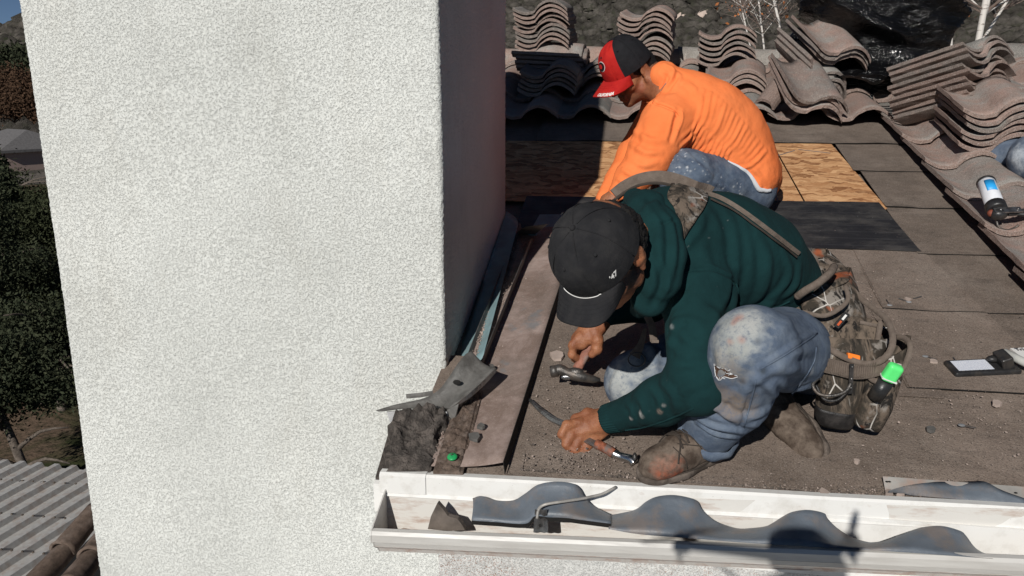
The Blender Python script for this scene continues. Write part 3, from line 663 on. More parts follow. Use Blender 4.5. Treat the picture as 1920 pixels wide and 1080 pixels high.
# lower wing: big old barrel tiles at the bottom left corner
lt=thing('lower_tile_roof','weathered brown barrel tiles of a lower roof at the bottom left corner','roof',aD(150,1050,3.9))
def btile(a,b,r,par):
    a=np.array(a);b=np.array(b); d=nrm(b-a); u=nrm(np.cross(d,A(0,0,1))); v=nrm(np.cross(u,d)); rings=[]
    for t in np.linspace(0,1,12):
        rr=r*(1.08-.16*t)+(.006 if t<.08 else 0); c=a+(b-a)*t; rings.append(np.array([c+u*math.cos(q)*rr+v*math.sin(q)*rr for q in np.linspace(-.1,math.pi+.1,14)]+[c+u*math.cos(q)*(rr-.015)+v*math.sin(q)*(rr-.015) for q in np.linspace(math.pi+.1,-.1,14)]))
    V,F=loft(rings); V=V+fbm(V,20,3,4)[:,None]*.002; mk('barrel_tile',V,F,M['tile_old'],par,True)
M['tile_old']=simple('weathered_brown_tile',(.13,.095,.075),.95,0,.4,30,.003,.2,(.24,.19,.16),12,.5)
for (x0,y0,x1,y1,D) in ((60,1105,128,1030,3.8),(118,1036,182,958,4.0),(128,1105,178,1042,3.7),(172,1048,215,985,3.9)):
    p0,p1=aD(x0,y0,D),aD(x1,y1,D+.25); btile(p0,p1,.062,lt)
V_,F_=box(aD(150,1085,4.3)-A(0,0,.12),RT,nrm(A(FW[0],FW[1],0)),(0,0,1),.5,1.2,.04); mk('roof_base',V_,F_,M['felt_edge'],lt)
# ================================================================ WALL SKIN, EAVE, GUTTER
def wallskin():
    h=.005; xs=np.arange(-.545,1.75,h); zs=np.arange(4.40,5.10,h); n,m=len(xs),len(zs)
    N=fftnoise(n,m,.05,.25,13)*.0008+fftnoise(n,m,.001,.008,19)*.001
    e=np.clip((xs+.545)/.03,0,1); Y=2.0292-.0015*e[:,None]*1-N*e[:,None]
    V=np.stack([np.repeat(xs,m),Y.ravel(),np.tile(zs,n)],-1); V[:m,1]=2.034
    idx=np.arange(n*m).reshape(n,m); F=np.stack([idx[:-1,:-1],idx[1:,:-1],idx[1:,1:],idx[:-1,1:]],-1).reshape(-1,4)
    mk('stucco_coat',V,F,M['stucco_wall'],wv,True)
wallskin()
def ex_(x): return (x+.547)/1.324
def eL(x,Y,dz): return A(x,Y+.026*ex_(x)*.8,5.150+.019*ex_(x)+dz)
# white drip edge / fascia
xs=np.linspace(-.555,2.6,60)
G=np.array([[eL(x,1.622,.000),eL(x,1.603,.001),eL(x,1.598,-.004),eL(x,1.598,-.046),eL(x,1.592,-.052)] for x in xs]); G[...,1]+=(fbm(G.reshape(-1,3),5,2,3)*.0012).reshape(60,5)
o=mk('drip_edge',*sheet(G,.0012,(0,-.5,.8)),M['white'],roofT)
V,F=abox(-.553,2.6,1.612,1.64,4.98,5.125); mk('fascia_board',V,F,M['white'],roofT)
V,F=box((-.566,1.72,5.118),(0,1,.249),(1,0,0),(0,0,1),.25,.02,.07); mk('rake_trim',V,F,M['white'],roofT)
V,F=abox(-.5,2.6,1.64,2.03,4.985,5.0); mk('soffit',V,F,M['white'],roofT)
# a lapped second piece of drip edge at the left end
G=np.array([[eL(x,1.620,.002),eL(x,1.602,.0025),eL(x,1.5955,-.003),eL(x,1.5955,-.0455)] for x in np.linspace(-.560,-.452,8)]); mk('drip_edge',*sheet(G,.0012,(0,-.5,.8)),M['white'],roofT)
gut=thing('rain_gutter','long pale metal rain gutter along the eave with its open left end cap','gutter',(.6,1.55,4.99))
def g0(x): return 5.068+.039*(x+.542)
prof=[(1.600,.047),(1.600,-.070),(1.535,-.075),(1.526,-.062),(1.503,-.044),(1.496,-.028),(1.486,-.024),(1.484,-.006),(1.489,.001),(1.500,.002),(1.504,-.004)]
gx=np.linspace(-.545,2.5,50)
def gpart(name,a,b,m,th=.0012,outw=(0,-.7,.5)):
    G=np.array([[A(x,prof[k][0]+.02*ex_(x),g0(x)+prof[k][1]) for k in range(a,b+1)] for x in gx]); mk(name,*sheet(G,th,outw),m,gut)
gpart('back_panel',0,1,M['gutter_in'],.001,(0,1,0)); gpart('trough_floor',1,2,M['gutter_in'],.001,(0,0,-1)); gpart('lower_face',2,4,M['gutter_low'],.001,(0,.7,.7)); gpart('middle_face',4,6,M['gutter'],.001,(0,1,0)); gpart('front_lip',6,10,M['gutter'],.0008,(0,1,-.3))
for (x,dx) in ((-.545,-.003),):
    V=[A(x,p[0]+.02*ex_(x),g0(x)+p[1]) for p in prof[:9]]; V2=[v+A(dx,0,0) for v in V]; n=len(V)
    F=[tuple(range(n)),tuple(range(n,2*n))[::-1]]+[(k,(k+1)%n,(k+1)%n+n,k+n) for k in range(n)]
    mk('end_cap',V+V2,F,M['gutter'],gut)
    # folded rim of the end cap
    mk('cap_rim',*tube([v+A(-.001,0,0) for v in V[:9]],.0022,6),M['gutter'],gut)
0 and mk('outlet_tab',*box((-.543,1.50,4.992),(1,0,0),(0,1,0),(0,0,1),.012,.01,.010),M['dark_steel'],gut)
# hanger: perforated strap with bent rod
hg=thing('gutter_hanger','bent metal gutter hanger with a long rod reaching over the drip edge','gutter hanger',aY(1015,985,1.50))
P_=[aY(1000,998,1.515),aY(1003,955,1.52)]; w_=aY(1030,998,1.515)-aY(1000,998,1.515)
G=bilin(P_[0],P_[0]+w_*.92,P_[1]+w_*.75,P_[1],5,6); G[1,:,1]-=.003; G[3,:,1]-=.003
mk('strap',*sheet(G,.0015,(0,-1,.3)),M['steel'],hg)
mk('rod',*tube(spl([aY(1007,972,1.515),aY(1010,955,1.52),aY(1022,946,1.52),aY(1050,941,1.53),aY(1085,936,1.55),aY(1110,931,1.57),aY(1130,926,1.58),aY(1155,913,1.60)],30),.0032,8),simple('galvanised_rod',(.40,.38,.35),.5,.3),hg,True)
mk('slot',*ball(aY(1013,984,1.507)+A(0,-.003,0),.0035,8,4,(1,.3,1.3)),M['felt_edge'],hg)
# wavy eave closure strips lying in the gutter
def wavy(name,top,bot,label,m,Yt=1.585,Yb=1.515,n=60,par=None,th=.0012,flange=True,grp=None):
    T=spl([aY(a,b,Yt) for a,b in top],n); B=spl([aY(a,b,Yb) for a,b in bot],n); K=7
    G=np.array([[T[i]*v+B[i]*(1-v)+A(0,.012*math.sin(v*3.14),0) for v in np.linspace(0,1,K)] for i in range(n)])
    t=thing(name,label,'closure strip',B.mean(0),grp)
    mk('wavy_panel',*sheet(G,th,(0,-.9,.4)),m,t,True)
    if flange:
        G=np.array([[B[i],B[i]+A(0,.004,-.012)] for i in range(n)]); mk('lower_flange',*sheet(G,th,(0,-.9,.4)),M['felt_edge'],t)
    return t
wavy('eave_closure',[(886,934),(903,930),(930,938),(962,938),(985,925),(1008,909),(1040,903),(1072,906),(1086,915),(1095,930),(1112,948),(1145,965)],[(884,976),(930,979),(985,982),(1003,968),(1030,970),(1060,971),(1090,975),(1145,982)],'short slate blue wavy metal closure strip in the gutter behind the bent rod',M['slate_metal'],grp='wavy closure strips')
wavy('eave_closure',[(1143,966),(1165,962),(1192,955),(1212,940),(1232,931),(1262,928),(1292,933),(1308,940),(1318,957),(1342,977),(1380,990),(1410,990),(1442,985),(1462,972),(1485,960),(1515,956),(1545,962),(1552,972),(1570,990),(1600,1008),(1640,1018),(1680,1014),(1705,999),(1730,989),(1765,986),(1800,995),(1812,1005),(1830,1028),(1862,1046)],[(1141,992),(1200,1002),(1290,1009),(1400,1018),(1500,1024),(1600,1030),(1700,1036),(1862,1048)],'long slate blue wavy metal closure strip in the gutter with three humps',M['slate_metal'],1.590,1.502,140,flange=False,grp='wavy closure strips')
V_=[aY(a,b,1.545) for a,b in [(820,943),(831,955),(840,968),(858,973),(866,984),(872,994),(840,996),(802,992),(808,968)]]
V2=[v+A(.001,.012,0) for v in V_]; n=9; F_=[tuple(range(n))[::-1],tuple(range(n,2*n))]+[(k,(k+1)%n,(k+1)%n+n,k+n) for k in range(n)]
tag(mk('tile_shard',V_+V2,F_,M['stuccodark'],None),'jagged dark brown shard standing in the left end of the gutter','tile shard')
# silt in gutter
G=bilin(A(-.54,1.535,g0(-.54)-.07),A(.9,1.55,g0(.9)-.07),A(.9,1.615,g0(.9)-.066),A(-.54,1.597,g0(-.54)-.062),90,5); G[...,2]+=np.abs(fbm(G.reshape(-1,3),22,3,2).reshape(90,5))*.009
mk('silt',*sheet(G,.004),M['chip'],gut,False,'stuff')
# metal strip lying on the felt at right
t=thing('metal_strip','pale metal closure strip with wavy blue grey edge lying on the felt at lower right','metal strip',roof(1790,925))
G=bilin(roof(1660,921,.006),roof(1925,952,.006),roof(1925,913,.022),roof(1655,893,.022),30,4); mk('base_strip',*sheet(G,.0015),simple('pale_grey_metal',(.36,.345,.32),.45,.2,.15,20,.0005,.4,(.40,.24,.18),9,.6),t)
T_=spl([roof(a,b,.026) for a,b in [(1668,919),(1700,915),(1735,908),(1765,900),(1800,899),(1832,902),(1850,909),(1875,920),(1925,932)]],30); B_=spl([roof(a,b,.012) for a,b in [(1664,924),(1740,931),(1800,936),(1860,944),(1925,952)]],30)
G=np.array([[B_[i]*(1-v)+T_[i]*v+A(0,0,.006*math.sin(i*.35)*v) for v in np.linspace(0,1,4)] for i in range(30)]); mk('wavy_panel',*sheet(G,.0012),M['slate_metal'],t,True)
for q in ((1663,903),(1668,903),(1905,924)): mk('nail_hole',*ball(roof(q[0],q[1],.0195),.0035,8,4,(1,1,.3)),M['felt_edge'],t)
# ================================================================ FLASHINGS AT THE CHIMNEY
def rpan():
    t=thing('valley_flashing','long dirty brown metal pan flashing running up beside the chimney','flashing',rp(-.36,2.1))
    n=40; G=np.empty((n,9,3))
    for i,v in enumerate(np.linspace(0,1,n)):
        Y=1.632+v*1.33; xr=-.277+.0488*(Y-1.632); xl=-.452+.02*v
        for j,u in enumerate(np.linspace(0,1,9)): G[i,j]=rp(xl+(xr-xl)*u,Y-.004*u,.010+.026*u**2+ .002*math.sin(Y*9))
    P=G.reshape(-1,3); G[...,2]+=(fbm(P,9,3,1)*.0018).reshape(n,9)
    mk('pan',*sheet(G,.0015),M['valley'],t,True)
    G2=np.array([[G[i,-1],G[i,-1]+A(.0035,0,-.030)] for i in range(n)]); mk('side_lip',*sheet(G2,.0015,(1,0,0)),M['felt_edge'],t)
    G3=np.array([[G[i,0],G[i,0]+A(-.006,0,.020)] for i in range(8,n)]); mk('left_hem',*sheet(G3,.0015,(1,0,0)),M['bent'],t)
rpan()
t=thing('wall_flashing','grey teal painted sheet flashing against the shaded side of the chimney','flashing',rp(-.47,2.5))
P1,P4=aX(846,700,-.501),aX(950,396,-.503); P2,P3=roof(905,672,.035),roof(972,420,.035); PT=roof(962,400,.06)
G=bilin(P1,P2,P3,P4,8,20); G[...,0]+=np.array([[.012*math.sin(math.pi*i/7) for j in range(20)] for i in range(8)])
mk('upstand',*sheet(G,.0015,(1,0,.3)),M['teal'],t,True)
G=np.array([[roof(a,b,.0)+A(0,0,h) for h in (.0,.03,.055)] for a,b in spl([A(902,690),A(935,610),A(965,525),A(992,455),A(1000,440)],24)[:, :2]]) if False else np.array([[roof(a,b,h)+A((h-.02)*-.25,0,0) for h in (.0,.03,.055)] for a,b in [(903+ (1000-903)*k/23,692-(692-448)*k/23) for k in range(24)]])
mk('channel_flange',*sheet(G,.0015,(1,0,0)),M['bent'],t,True)
t=thing('loose_flashing','dark crumpled corner of sheet metal in the shade behind the chimney side','flashing',rp(-.45,3.2))
G=bilin(roof(962,440,.0),roof(1003,440,.01),roof(1028,420,.13),roof(985,425,.10),10,10); G[...,1]+=(fbm(G.reshape(-1,3),14,2,1)*.012).reshape(10,10); mk('crumpled_sheet',*sheet(G,.0015,(0,-1,.2)),M['bent'],t)
G=bilin(roof(990,440,.014),roof(1045,446,.012),roof(1060,402,.012),roof(1012,402,.014),6,6); mk('teal_sheet',*sheet(G,.0015),M['teal'],t)
# bent lifted corner flashing
bf=thing('bent_flashing','twisted weathered grey metal flashing peeled up at the chimney corner','flashing',aY(840,745,1.97))
def curve(P,n): return spl([aY(a,b,Y) for a,b,Y in P],n)
Ta=curve([(706,768,1.80),(745,757,1.82),(790,748,1.84),(818,735,1.86),(838,712,1.88),(856,685,1.90),(872,665,1.93),(884,658,1.95)],26)
Tb=curve([(712,770,1.79),(752,768,1.79),(800,766,1.80),(838,767,1.80),(856,757,1.80),(880,738,1.83),(908,712,1.87),(930,690,1.91)],26)
G=np.array([[Ta[i]*(1-v)+Tb[i]*v+A(0,.010,-.014)*math.sin(math.pi*v)*min(1,i/8) for v in np.linspace(0,1,8)] for i in range(26)]); G+= (fbm(G.reshape(-1,3),18,3,2)*.0022).reshape(26,8,1)
mk('twisted_sheet',*sheet(G,.0016,(0,-.8,.5)),M['bent'],bf,True)
Tc=curve([(858,760,1.805),(882,745,1.83),(908,722,1.87),(931,697,1.91)],12); Td=curve([(856,757,1.80),(880,738,1.83),(908,712,1.87),(930,690,1.91)],12)
mk('folded_edge',*sheet(np.array([[Tc[i],Td[i]] for i in range(12)]),.0016,(0,-.8,.5)),M['steel'],bf)
V_=np.array([aY(a,b,Y) for a,b,Y in [(838,768,1.80),(860,757,1.80),(853,800,1.79),(843,822,1.775),(838,800,1.785)]]); V_=np.vstack([V_,V_+A(0,.002,0)]); F_=[(0,1,2,3,4),(9,8,7,6,5)]+[(k,(k+1)%5,(k+1)%5+5,k+5) for k in range(5)]; mk('hanging_flap',V_,F_,M['bent'],bf)
mk('tear_hole',*ball(aY(857,717,1.858),.009,8,5,(1.2,.4,.8)),M['felt_edge'],bf)
tag(mk('bent_strip',*tube(spl([aY(762,743,1.87),aY(785,741,1.87),aY(812,737,1.88)],8),0,sq=(.012,.003),up=(0,-1,.2)),M['bent'],None),'short dark scrap of flashing sticking out above the twisted sheet','flashing scrap')
# pale mortar wedge and the tarry corner
V_=np.array([aY(a,b,Y) for a,b,Y in [(795,775,1.80),(838,772,1.79),(842,802,1.77),(822,797,1.775),(808,785,1.79)]]); V_=np.vstack([V_,V_+A(-.003,.03,-.01)]); tag(mk('mortar_wedge',V_,[(4,3,2,1,0),(5,6,7,8,9)]+[((k+1)%5,k,k+5,(k+1)%5+5) for k in range(5)],M['mortar'],None),'pale grey wedge of mortar under the twisted flashing','mortar')
V_=np.array([aY(a,b,Y) for a,b,Y in [(725,772,1.80),(748,770,1.80),(738,790,1.785),(731,792,1.785)]]); V_=np.vstack([V_,V_+A(0,.01,-.003)]); tag(mk('mortar_wedge',V_,[(3,2,1,0),(4,5,6,7)]+[((k+1)%4,k,k+4,(k+1)%4+4) for k in range(4)],M['mortar'],None),'small pale mortar flake at the left tip of the twisted flashing','mortar')
n,m=70,80; G=np.empty((n,m,3))
a0,a1,b1,b0=roof(727,884,.01),roof(806,886,.006),roof(842,775,.02),roof(737,786,.03)
G=bilin(a0,a1,b1,b0,n,m); P=G.reshape(-1,3); e=np.minimum(1,np.minimum.outer(np.minimum(np.arange(n),np.arange(n)[::-1])/6,np.minimum(np.arange(m),np.arange(m)[::-1])/4))
vv=np.linspace(0,1,m)[None]
G[...,2]+=((np.abs(fbm(P,20,4,5))*.016+np.abs(fbm(P,60,2,7))*.004).reshape(n,m)*(.35+1.3*vv)+.02*vv**2)*e
uu_=np.linspace(0,1,n)[:,None]; G[...,0]+=(fbm(P,22,4,31).reshape(n,m)*.016)*(np.abs(uu_-.5)*2)**2; G[...,1]+=(fbm(P,26,3,41).reshape(n,m)*.006)*(vv*1.0)
tag(mk('tar_and_debris',*sheet(G,.03),M['mud'],None,False,'stuff'),'crumbled tar and dark debris packed on the roof corner left of the pan','debris')
# dirt bank on the pan's left side
n,m=24,80; G=bilin(roof(812,884,.014),roof(868,884,.016),roof(905,730,.02),roof(845,780,.018),n,m); P=G.reshape(-1,3); uu=np.linspace(0,1,n)[:,None]
G[...,2]+=(np.abs(fbm(P,28,4,3)).reshape(n,m)*.016)*(np.sin(math.pi*uu)**.7)-.004*(uu>.9)
tag(mk('dirt_bank',*sheet(G,.02),simple('brown_dirt',(.13,.095,.075),.95,0,.5,60,.004,.2,(.25,.2,.17),40,.5),None,False,'stuff'),'ridge of crumbly brown dirt along the left side of the metal pan','debris')
# ================================================================ DEBRIS, NAILS, CAPS
def flakes(n,fn,s0,s1,seed,thick=.3):
    g_=np.random.default_rng(seed); V=[];F=[]
    for k in range(n):
        c=fn(g_); s_=g_.uniform(s0,s1)*(1 if g_.random()<.85 else 1.8); a=g_.uniform(0,6.28); q=g_.integers(4,6)
        el=g_.uniform(.4,1); ring=[A(math.cos(a+i*6.283/q)*s_*g_.uniform(.6,1.1),math.sin(a+i*6.283/q)*s_*el,0) for i in range(q)]
        tl=g_.normal(size=2)*.25; b=len(V)
        for p in ring: V.append(c+p+A(0,0,.249*p[1]+tl[0]*p[0]+tl[1]*p[1]+s_*thick))
        for p in ring: V.append(c+p*1.05+A(0,0,.249*p[1]-s_*.2))
        F.append(tuple(b+i for i in range(q))); F+=[(b+i,b+q+i,b+q+(i+1)%q,b+(i+1)%q) for i in range(q)]
    return np.array(V),F
def mixpts(*boxes):
    def f(g_):
        b=boxes[g_.integers(0,len(boxes))]; px=g_.normal(b[0],b[2]); py=g_.normal(b[1],b[3]); p=roof(px,py,.008)
        p[1]=max(p[1],1.645); p[0]=max(p[0],-.24); return rp(p[0],p[1],.0085)
    return f
tag(mk('pale_debris',*flakes(2000,mixpts((1250,915,200,12),(1620,570,70,45),(1100,880,80,30),(1600,920,200,18),(1780,760,120,70),(1640,620,60,50),(1100,760,60,60)),.0006,.0019,3),M['chip'],None,False,'stuff'),'fine pale chips of grit scattered over the brown felt','debris')
tag(mk('dark_debris',*flakes(1600,mixpts((1150,905,140,14),(1050,890,60,22),(1100,820,60,40),(1500,925,200,12),(1700,930,200,14),(1700,620,120,80)),.0006,.0019,5,.5),M['stuccodark'],None,False,'stuff'),'dark crumbs and torn felt scraps along the eave','debris')
def panpts(g_):
    v=g_.random(); Y=1.65+1.2*v; x=-.45+abs(g_.normal(0,.035)); return rp(x,Y,.016)
tag(mk('pan_grit',*flakes(1500,panpts,.0007,.0022,8,.5),M['chip'],None,False,'stuff'),'grit and small stones in the pan beside the chimney','debris')
chips=[(1868,757,.013,'pinkish flat chip on the felt above the metal strip'),(1606,865,.0065,'round pinkish chip on the felt near the boot'),(1545,925,.013,'grey broken tile chip by the drip edge'),(1668,925,.009,'pink chip below the pale metal strip'),(1690,925,.011,'longer pink chip beside the metal strip'),(1702,562,.010,'white flake by the nails'),(1745,805,.011,'grey leaf shaped scrap'),(1835,536,.0,''),(1750,678,.012,'pale chip above the black tool'),(920,688,.012,'half round chip standing on the pan'),(890,820,.016,'flat brown stone in the dirt on the pan'),(1045,668,.022,'triangular scrap of felt left of the hammer'),(902,800,.010,'thin metal sliver on the pan'),(1875,940,.010,'curled washer chip near the right end of the eave')]
for k,(px,py,s_,lb) in enumerate(chips):
    if not s_: continue
    h=.03 if px<940 and px>860 else .01
    c=roof(px,py,h); g_=np.random.default_rng(50+k); q=7; ring=[c+A(math.cos(i*6.283/q)*s_*g_.uniform(.6,1.15),math.sin(i*6.283/q)*s_*g_.uniform(.6,1.1),0) for i in range(q)]
    for p in ring: p[2]+=TA*(p[1]-c[1])
    V_=np.array(ring); V_=np.vstack([V_+A(0,0,.004),V_-A(0,0,.004)]); F_=[tuple(range(q)),tuple(range(q,2*q))[::-1]]+[(i,i+q,(i+1)%q+q,(i+1)%q) for i in range(q)]
    tag(mk('chip',V_,F_,M['chip'] if k not in(6,9,10,12) else M['bent'],None),lb,'roof chip')
gc=roof(848,857,.03); V_,F_=loft([np.array([gc+A(math.cos(a)*r_,math.sin(a)*r_,.249*math.sin(a)*r_+z_) for a in np.linspace(0,6.283,20)[:-1]]) for r_,z_ in((.0115,-.001),(.012,.001),(.0105,.0035),(.004,.0042))]); o=tag(mk('nail_cap',V_,F_,simple('green_plastic',(.02,.33,.10),.4,0,.1),None,True),'round green plastic nail cap lying on the dirty metal pan','nail cap')
V_,F_=tube([gc+A(-.003,0,.005),gc+A(.001,-.001,.008)],.0015,6); mk('nail_head',V_,F_,M['steel'],o)
def nail(px,py,ax,ay,label,cap=True,ln=.03):
    b=roof(px,py,.011); t=thing('roofing_nail',label,'nail',b,None); d=nrm(A(ax,ay,.249*ay+.12))
    mk('shank',*tube([b,b+d*ln],.0014,6),M['steel'],t); 
    if cap: mk('head',*ball(b,.0085,12,5,(1,.9,.3)),simple('tin_cap',(.40,.41,.42),.5,.4) if 'tin_cap' not in bpy.data.materials else bpy.data.materials['tin_cap'],t)
nail(1668,572,-.1,1,'round headed nail on the felt right of the tool pouch')
nail(1704,566,-.9,.5,'long nail pointing left among white flakes')
nail(1712,560,.9,.35,'nail pointing right beside the white flake',False)
nail(1796,683,-.1,1,'nail standing behind the black tool')
nail(1803,797,.8,-.4,'small capped nail on the bare felt at right')
nail(1735,668,.7,-.6,'thin nail with a blue tip near the pouch')
# ================================================================ TOOLS ON THE ROOF
rn=nrm(A(0,-TA,1))
def onroofbox(px0,py0,px1,py1,wid,h0,h1):
    a,b=roof(px0,py0,h0),roof(px1,py1,h0); ax=nrm(b-a); ay=np.cross(rn,ax); return a,b,ax,ay
bt=thing('black_tool','black plastic tool base with a white instruction label lying on the felt','tool',roof(1840,700))
a,b,ax,ay=onroofbox(1790,713,1915,707,.07,0,0); L_=np.linalg.norm(b-a); c=(a+b)/2+ay*.033+rn*.011
bevel(mk('base_plate',*box(c,ax,ay,rn,L_,.066,.020),M['black_plastic'],bt),.006,3)
s=NB('printed_label'); s.co=s.tc.outputs['Generated']; st=s.ramp(s.wave(9,.0,'Y'),.60,.72,0,1); nz=s.ramp(s.noise(60,2,.5,st=(1,.22,1)),.40,.46); c_=s.mix(s.math('MULTIPLY',st,nz),(.80,.82,.86),(.34,.38,.50)); M['label']=s.done(c_,.35)
G=bilin(a+ax*.012+ay*.010+rn*.0225,a+ax*(L_*.60)+ay*.010+rn*.0225,a+ax*(L_*.60)+ay*.056+rn*.0225,a+ax*.012+ay*.056+rn*.0225,2,2); mk('instruction_label',*sheet(G,.0004,rn),M['label'],bt)
q=a+ax*(L_*.80)+ay*.033; bevel(mk('upright_block',*box(q+rn*.030,nrm(ax+rn*.35),ay,nrm(rn-ax*.35),.030,.05,.045),M['black_plastic'],bt),.005,3)
mk('knob',*ball(q-ax*.022+rn*.030+ay*.012,.011,12,8,(1.5,1,.8)),M['black_plastic'],bt,True)
G=[q+ax*.008+ay*.020+rn*.045,q+ax*.035-ay*.02+rn*.040,q+ax*.085-ay*.10+rn*.035]; mk('grey_tube',*tube(G,.011,14),simple('grey_putty_tube',(.48,.48,.45),.45,0,.15,20,.0005,.4,(.2,.25,.35),14,.5),bt,True)
G=bilin(q+ax*.045+ay*.0+rn*.040,q+ax*.11+ay*.0+rn*.040,q+ax*.11+ay*.05+rn*.036,q+ax*.045+ay*.05+rn*.036,2,2); mk('side_panel',*sheet(G,.012,rn),M['white'],bt)
def text_on(body,org,xa,ya,size,m,parent,name='lettering',ext=.0004,italic=False,bold=0.):
    cu=bpy.data.curves.new(name,'FONT'); cu.body=body; cu.size=1; cu.extrude=.01; cu.offset=bold; cu.resolution_u=3
    if italic: cu.shear=.3
    to=bpy.data.objects.new('t',cu); COL.objects.link(to); dg=bpy.context.evaluated_depsgraph_get(); me=to.evaluated_get(dg).to_mesh()
    V=np.array([v.co[:] for v in me.vertices]); F=[tuple(p.vertices) for p in me.polygons]; to.evaluated_get(dg).to_mesh_clear(); bpy.data.objects.remove(to)
    if callable(org): V=np.array([org(*v) for v in V])
    else: V=org+xa*V[:,[0]]*size+ya*V[:,[1]]*size+np.cross(xa,ya)*V[:,[2]]*ext/.01
    return mk(name,V,F,m,parent)
M['ink']=simple('black_ink',(.03,.03,.035),.6,0,.1)
text_on('Tri',q+ax*.050+ay*.030+rn*.0412,ax,nrm(ay),.018,M['ink'],bt)
# caulking gun on the tiles
cg=thing('caulking_gun','caulking gun with a white and blue cartridge lying on the tiles at right','caulking gun',aY(1865,390,2.98))
def cy(name,pa,pb,r,m,par,seg=16,sm=True): 
    pa=np.array(pa);pb=np.array(pb); return mk(name,*tube([pa,pa+(pb-pa)*.02,pa+(pb-pa)*.98,pb],[r*.9,r,r,r*.9],seg),m,par,sm)
YG=3.02
pA,pB=aY(1849,343,YG+.09),aY(1866,386,YG-.02)
dT=nrm(pB-pA)
o=cy('cartridge',pA,pB,.030,simple('white_cartridge',(.72,.74,.78),.35,0,.08),cg,24)
dimg=aY(1866,386,YG)-CAM; dimg=-nrm(dimg); dimg=nrm(dimg-dT*np.dot(dimg,dT)); sd_=nrm(np.cross(dT,dimg)); sd_=sd_ if np.dot(sd_,RT)>0 else -sd_
G=[]
for a_ in np.linspace(-.15,.95,8): G.append([pA+dT*l+(dimg*math.cos(a_)+sd_*math.sin(a_))*.0312 for l in (.018,.075)])
G1=np.array(G); cen=(pA+dT*.045); ctrpx=None
mk('blue_label',*sheet(G1,.0003,dimg),simple('blue_print',(.03,.36,.78),.4,0,.05),cg,True)
cy('front_ring',pA-dT*.004,pA+dT*.006,.032,M['black_plastic'],cg,20)
cy('rear_ring',pB-dT*.004,pB+dT*.030,.034,M['black_plastic'],cg,20)
mk('body_casting',*ball(pB+dT*.045,.026,12,8,(1.1,.9,.8)),M['black_plastic'],cg,True)
mk('rust_patch',*ball(pB+dT*.040+aY(1845,395,YG)-aY(1858,395,YG),.013,10,6),simple('rusty_red_part',(.22,.06,.035),.7),cg,True)
h0=pB+dT*.045; hx=nrm(aY(1910,396,YG)-aY(1866,398,YG))
mk('frame_plate',*box(h0+hx*.035+dimg*.018,hx,np.cross(dimg,hx),dimg,.085,.026,.006),M['steel'],cg)
for k in range(2): mk('rivet',*ball(h0+hx*(.012+.055*k)+dimg*.022,.005,8,5),M['steel'],cg,True)
mk('handle',*tube(spl([h0+hx*.03,h0+hx*.09-dT*.008,h0+hx*.18-dT*.02],12),[.009,.012,.012],10),M['black_plastic'],cg,True)
mk('trigger',*tube(spl([h0+hx*.05,h0+hx*.10+dT*.012,h0+hx*.18+dT*.02],12),[.006,.008,.008],10),M['black_plastic'],cg,True)
mk('hook_rod',*tube(spl([aY(1865,398,YG-.04),aY(1868,412,YG-.05),aY(1873,426,YG-.06),aY(1888,432,YG-.06),aY(1903,427,YG-.05),aY(1910,422,YG-.05)],20),.0042,8),M['dark_steel'],cg,True)
# ================================================================ THE DRONE THAT TAKES THE PICTURE (behind and above the lens)
dr=thing('camera_drone','small grey quadcopter hovering by the eave, only its shadow seen on the gutter','drone',CAM-FW*.08)
hf=nrm(A(FW[0],FW[1],0)); up3=A(0,0,1); DC=CAM-hf*.125+up3*.015-RT*.015
M['drone']=simple('grey_drone_shell',(.25,.25,.26),.4)
rings=[]
for t_,w_,h_ in ((-.10,.02,.02),(-.09,.035,.028),(-.04,.044,.034),(.04,.044,.034),(.085,.036,.028),(.095,.02,.016)):
    w_*=1.5;h_*=1.35;t_*=1.1
    rings.append(np.array([DC+hf*t_+RT*w_*math.copysign(abs(math.cos(a))**.6,math.cos(a))+up3*h_*math.copysign(abs(math.sin(a))**.6,math.sin(a)) for a in np.linspace(0,6.283,21)[:-1]]))
mk('shell',*loft(rings),M['drone'],dr,True)
for sx in(-1,1):
    for sy in(-1,1):
        r0=DC+RT*.035*sx+hf*.05*sy; r1=DC+RT*((.175 if sy>0 else .155)*sx-.065)+hf*(.07 if sy>0 else .12)*sy+up3*.012*sy
        a_=mk('arm',*tube(spl([r0,r1],6),[.015,.011],8),M['drone'],dr,True)
        mk('motor',*tube([r1-up3*.012,r1+up3*.02],.018,12),M['black_plastic'],a_)
        mk('landing_leg',*tube([r1,r1-up3*.045+RT*.006*sx],[.006,.004],6),M['black_plastic'],a_)
        an=R(25*sx+40*sy); d_=RT*math.cos(an)+hf*math.sin(an)
        mk('rotor_blade',*tube(spl([r1-d_*.10+up3*.024,r1+up3*.024,r1+d_*.10+up3*.024],14),0,sq=([.008,.018,.010,.018,.008],.0015),up=up3),M['black_plastic'],a_)
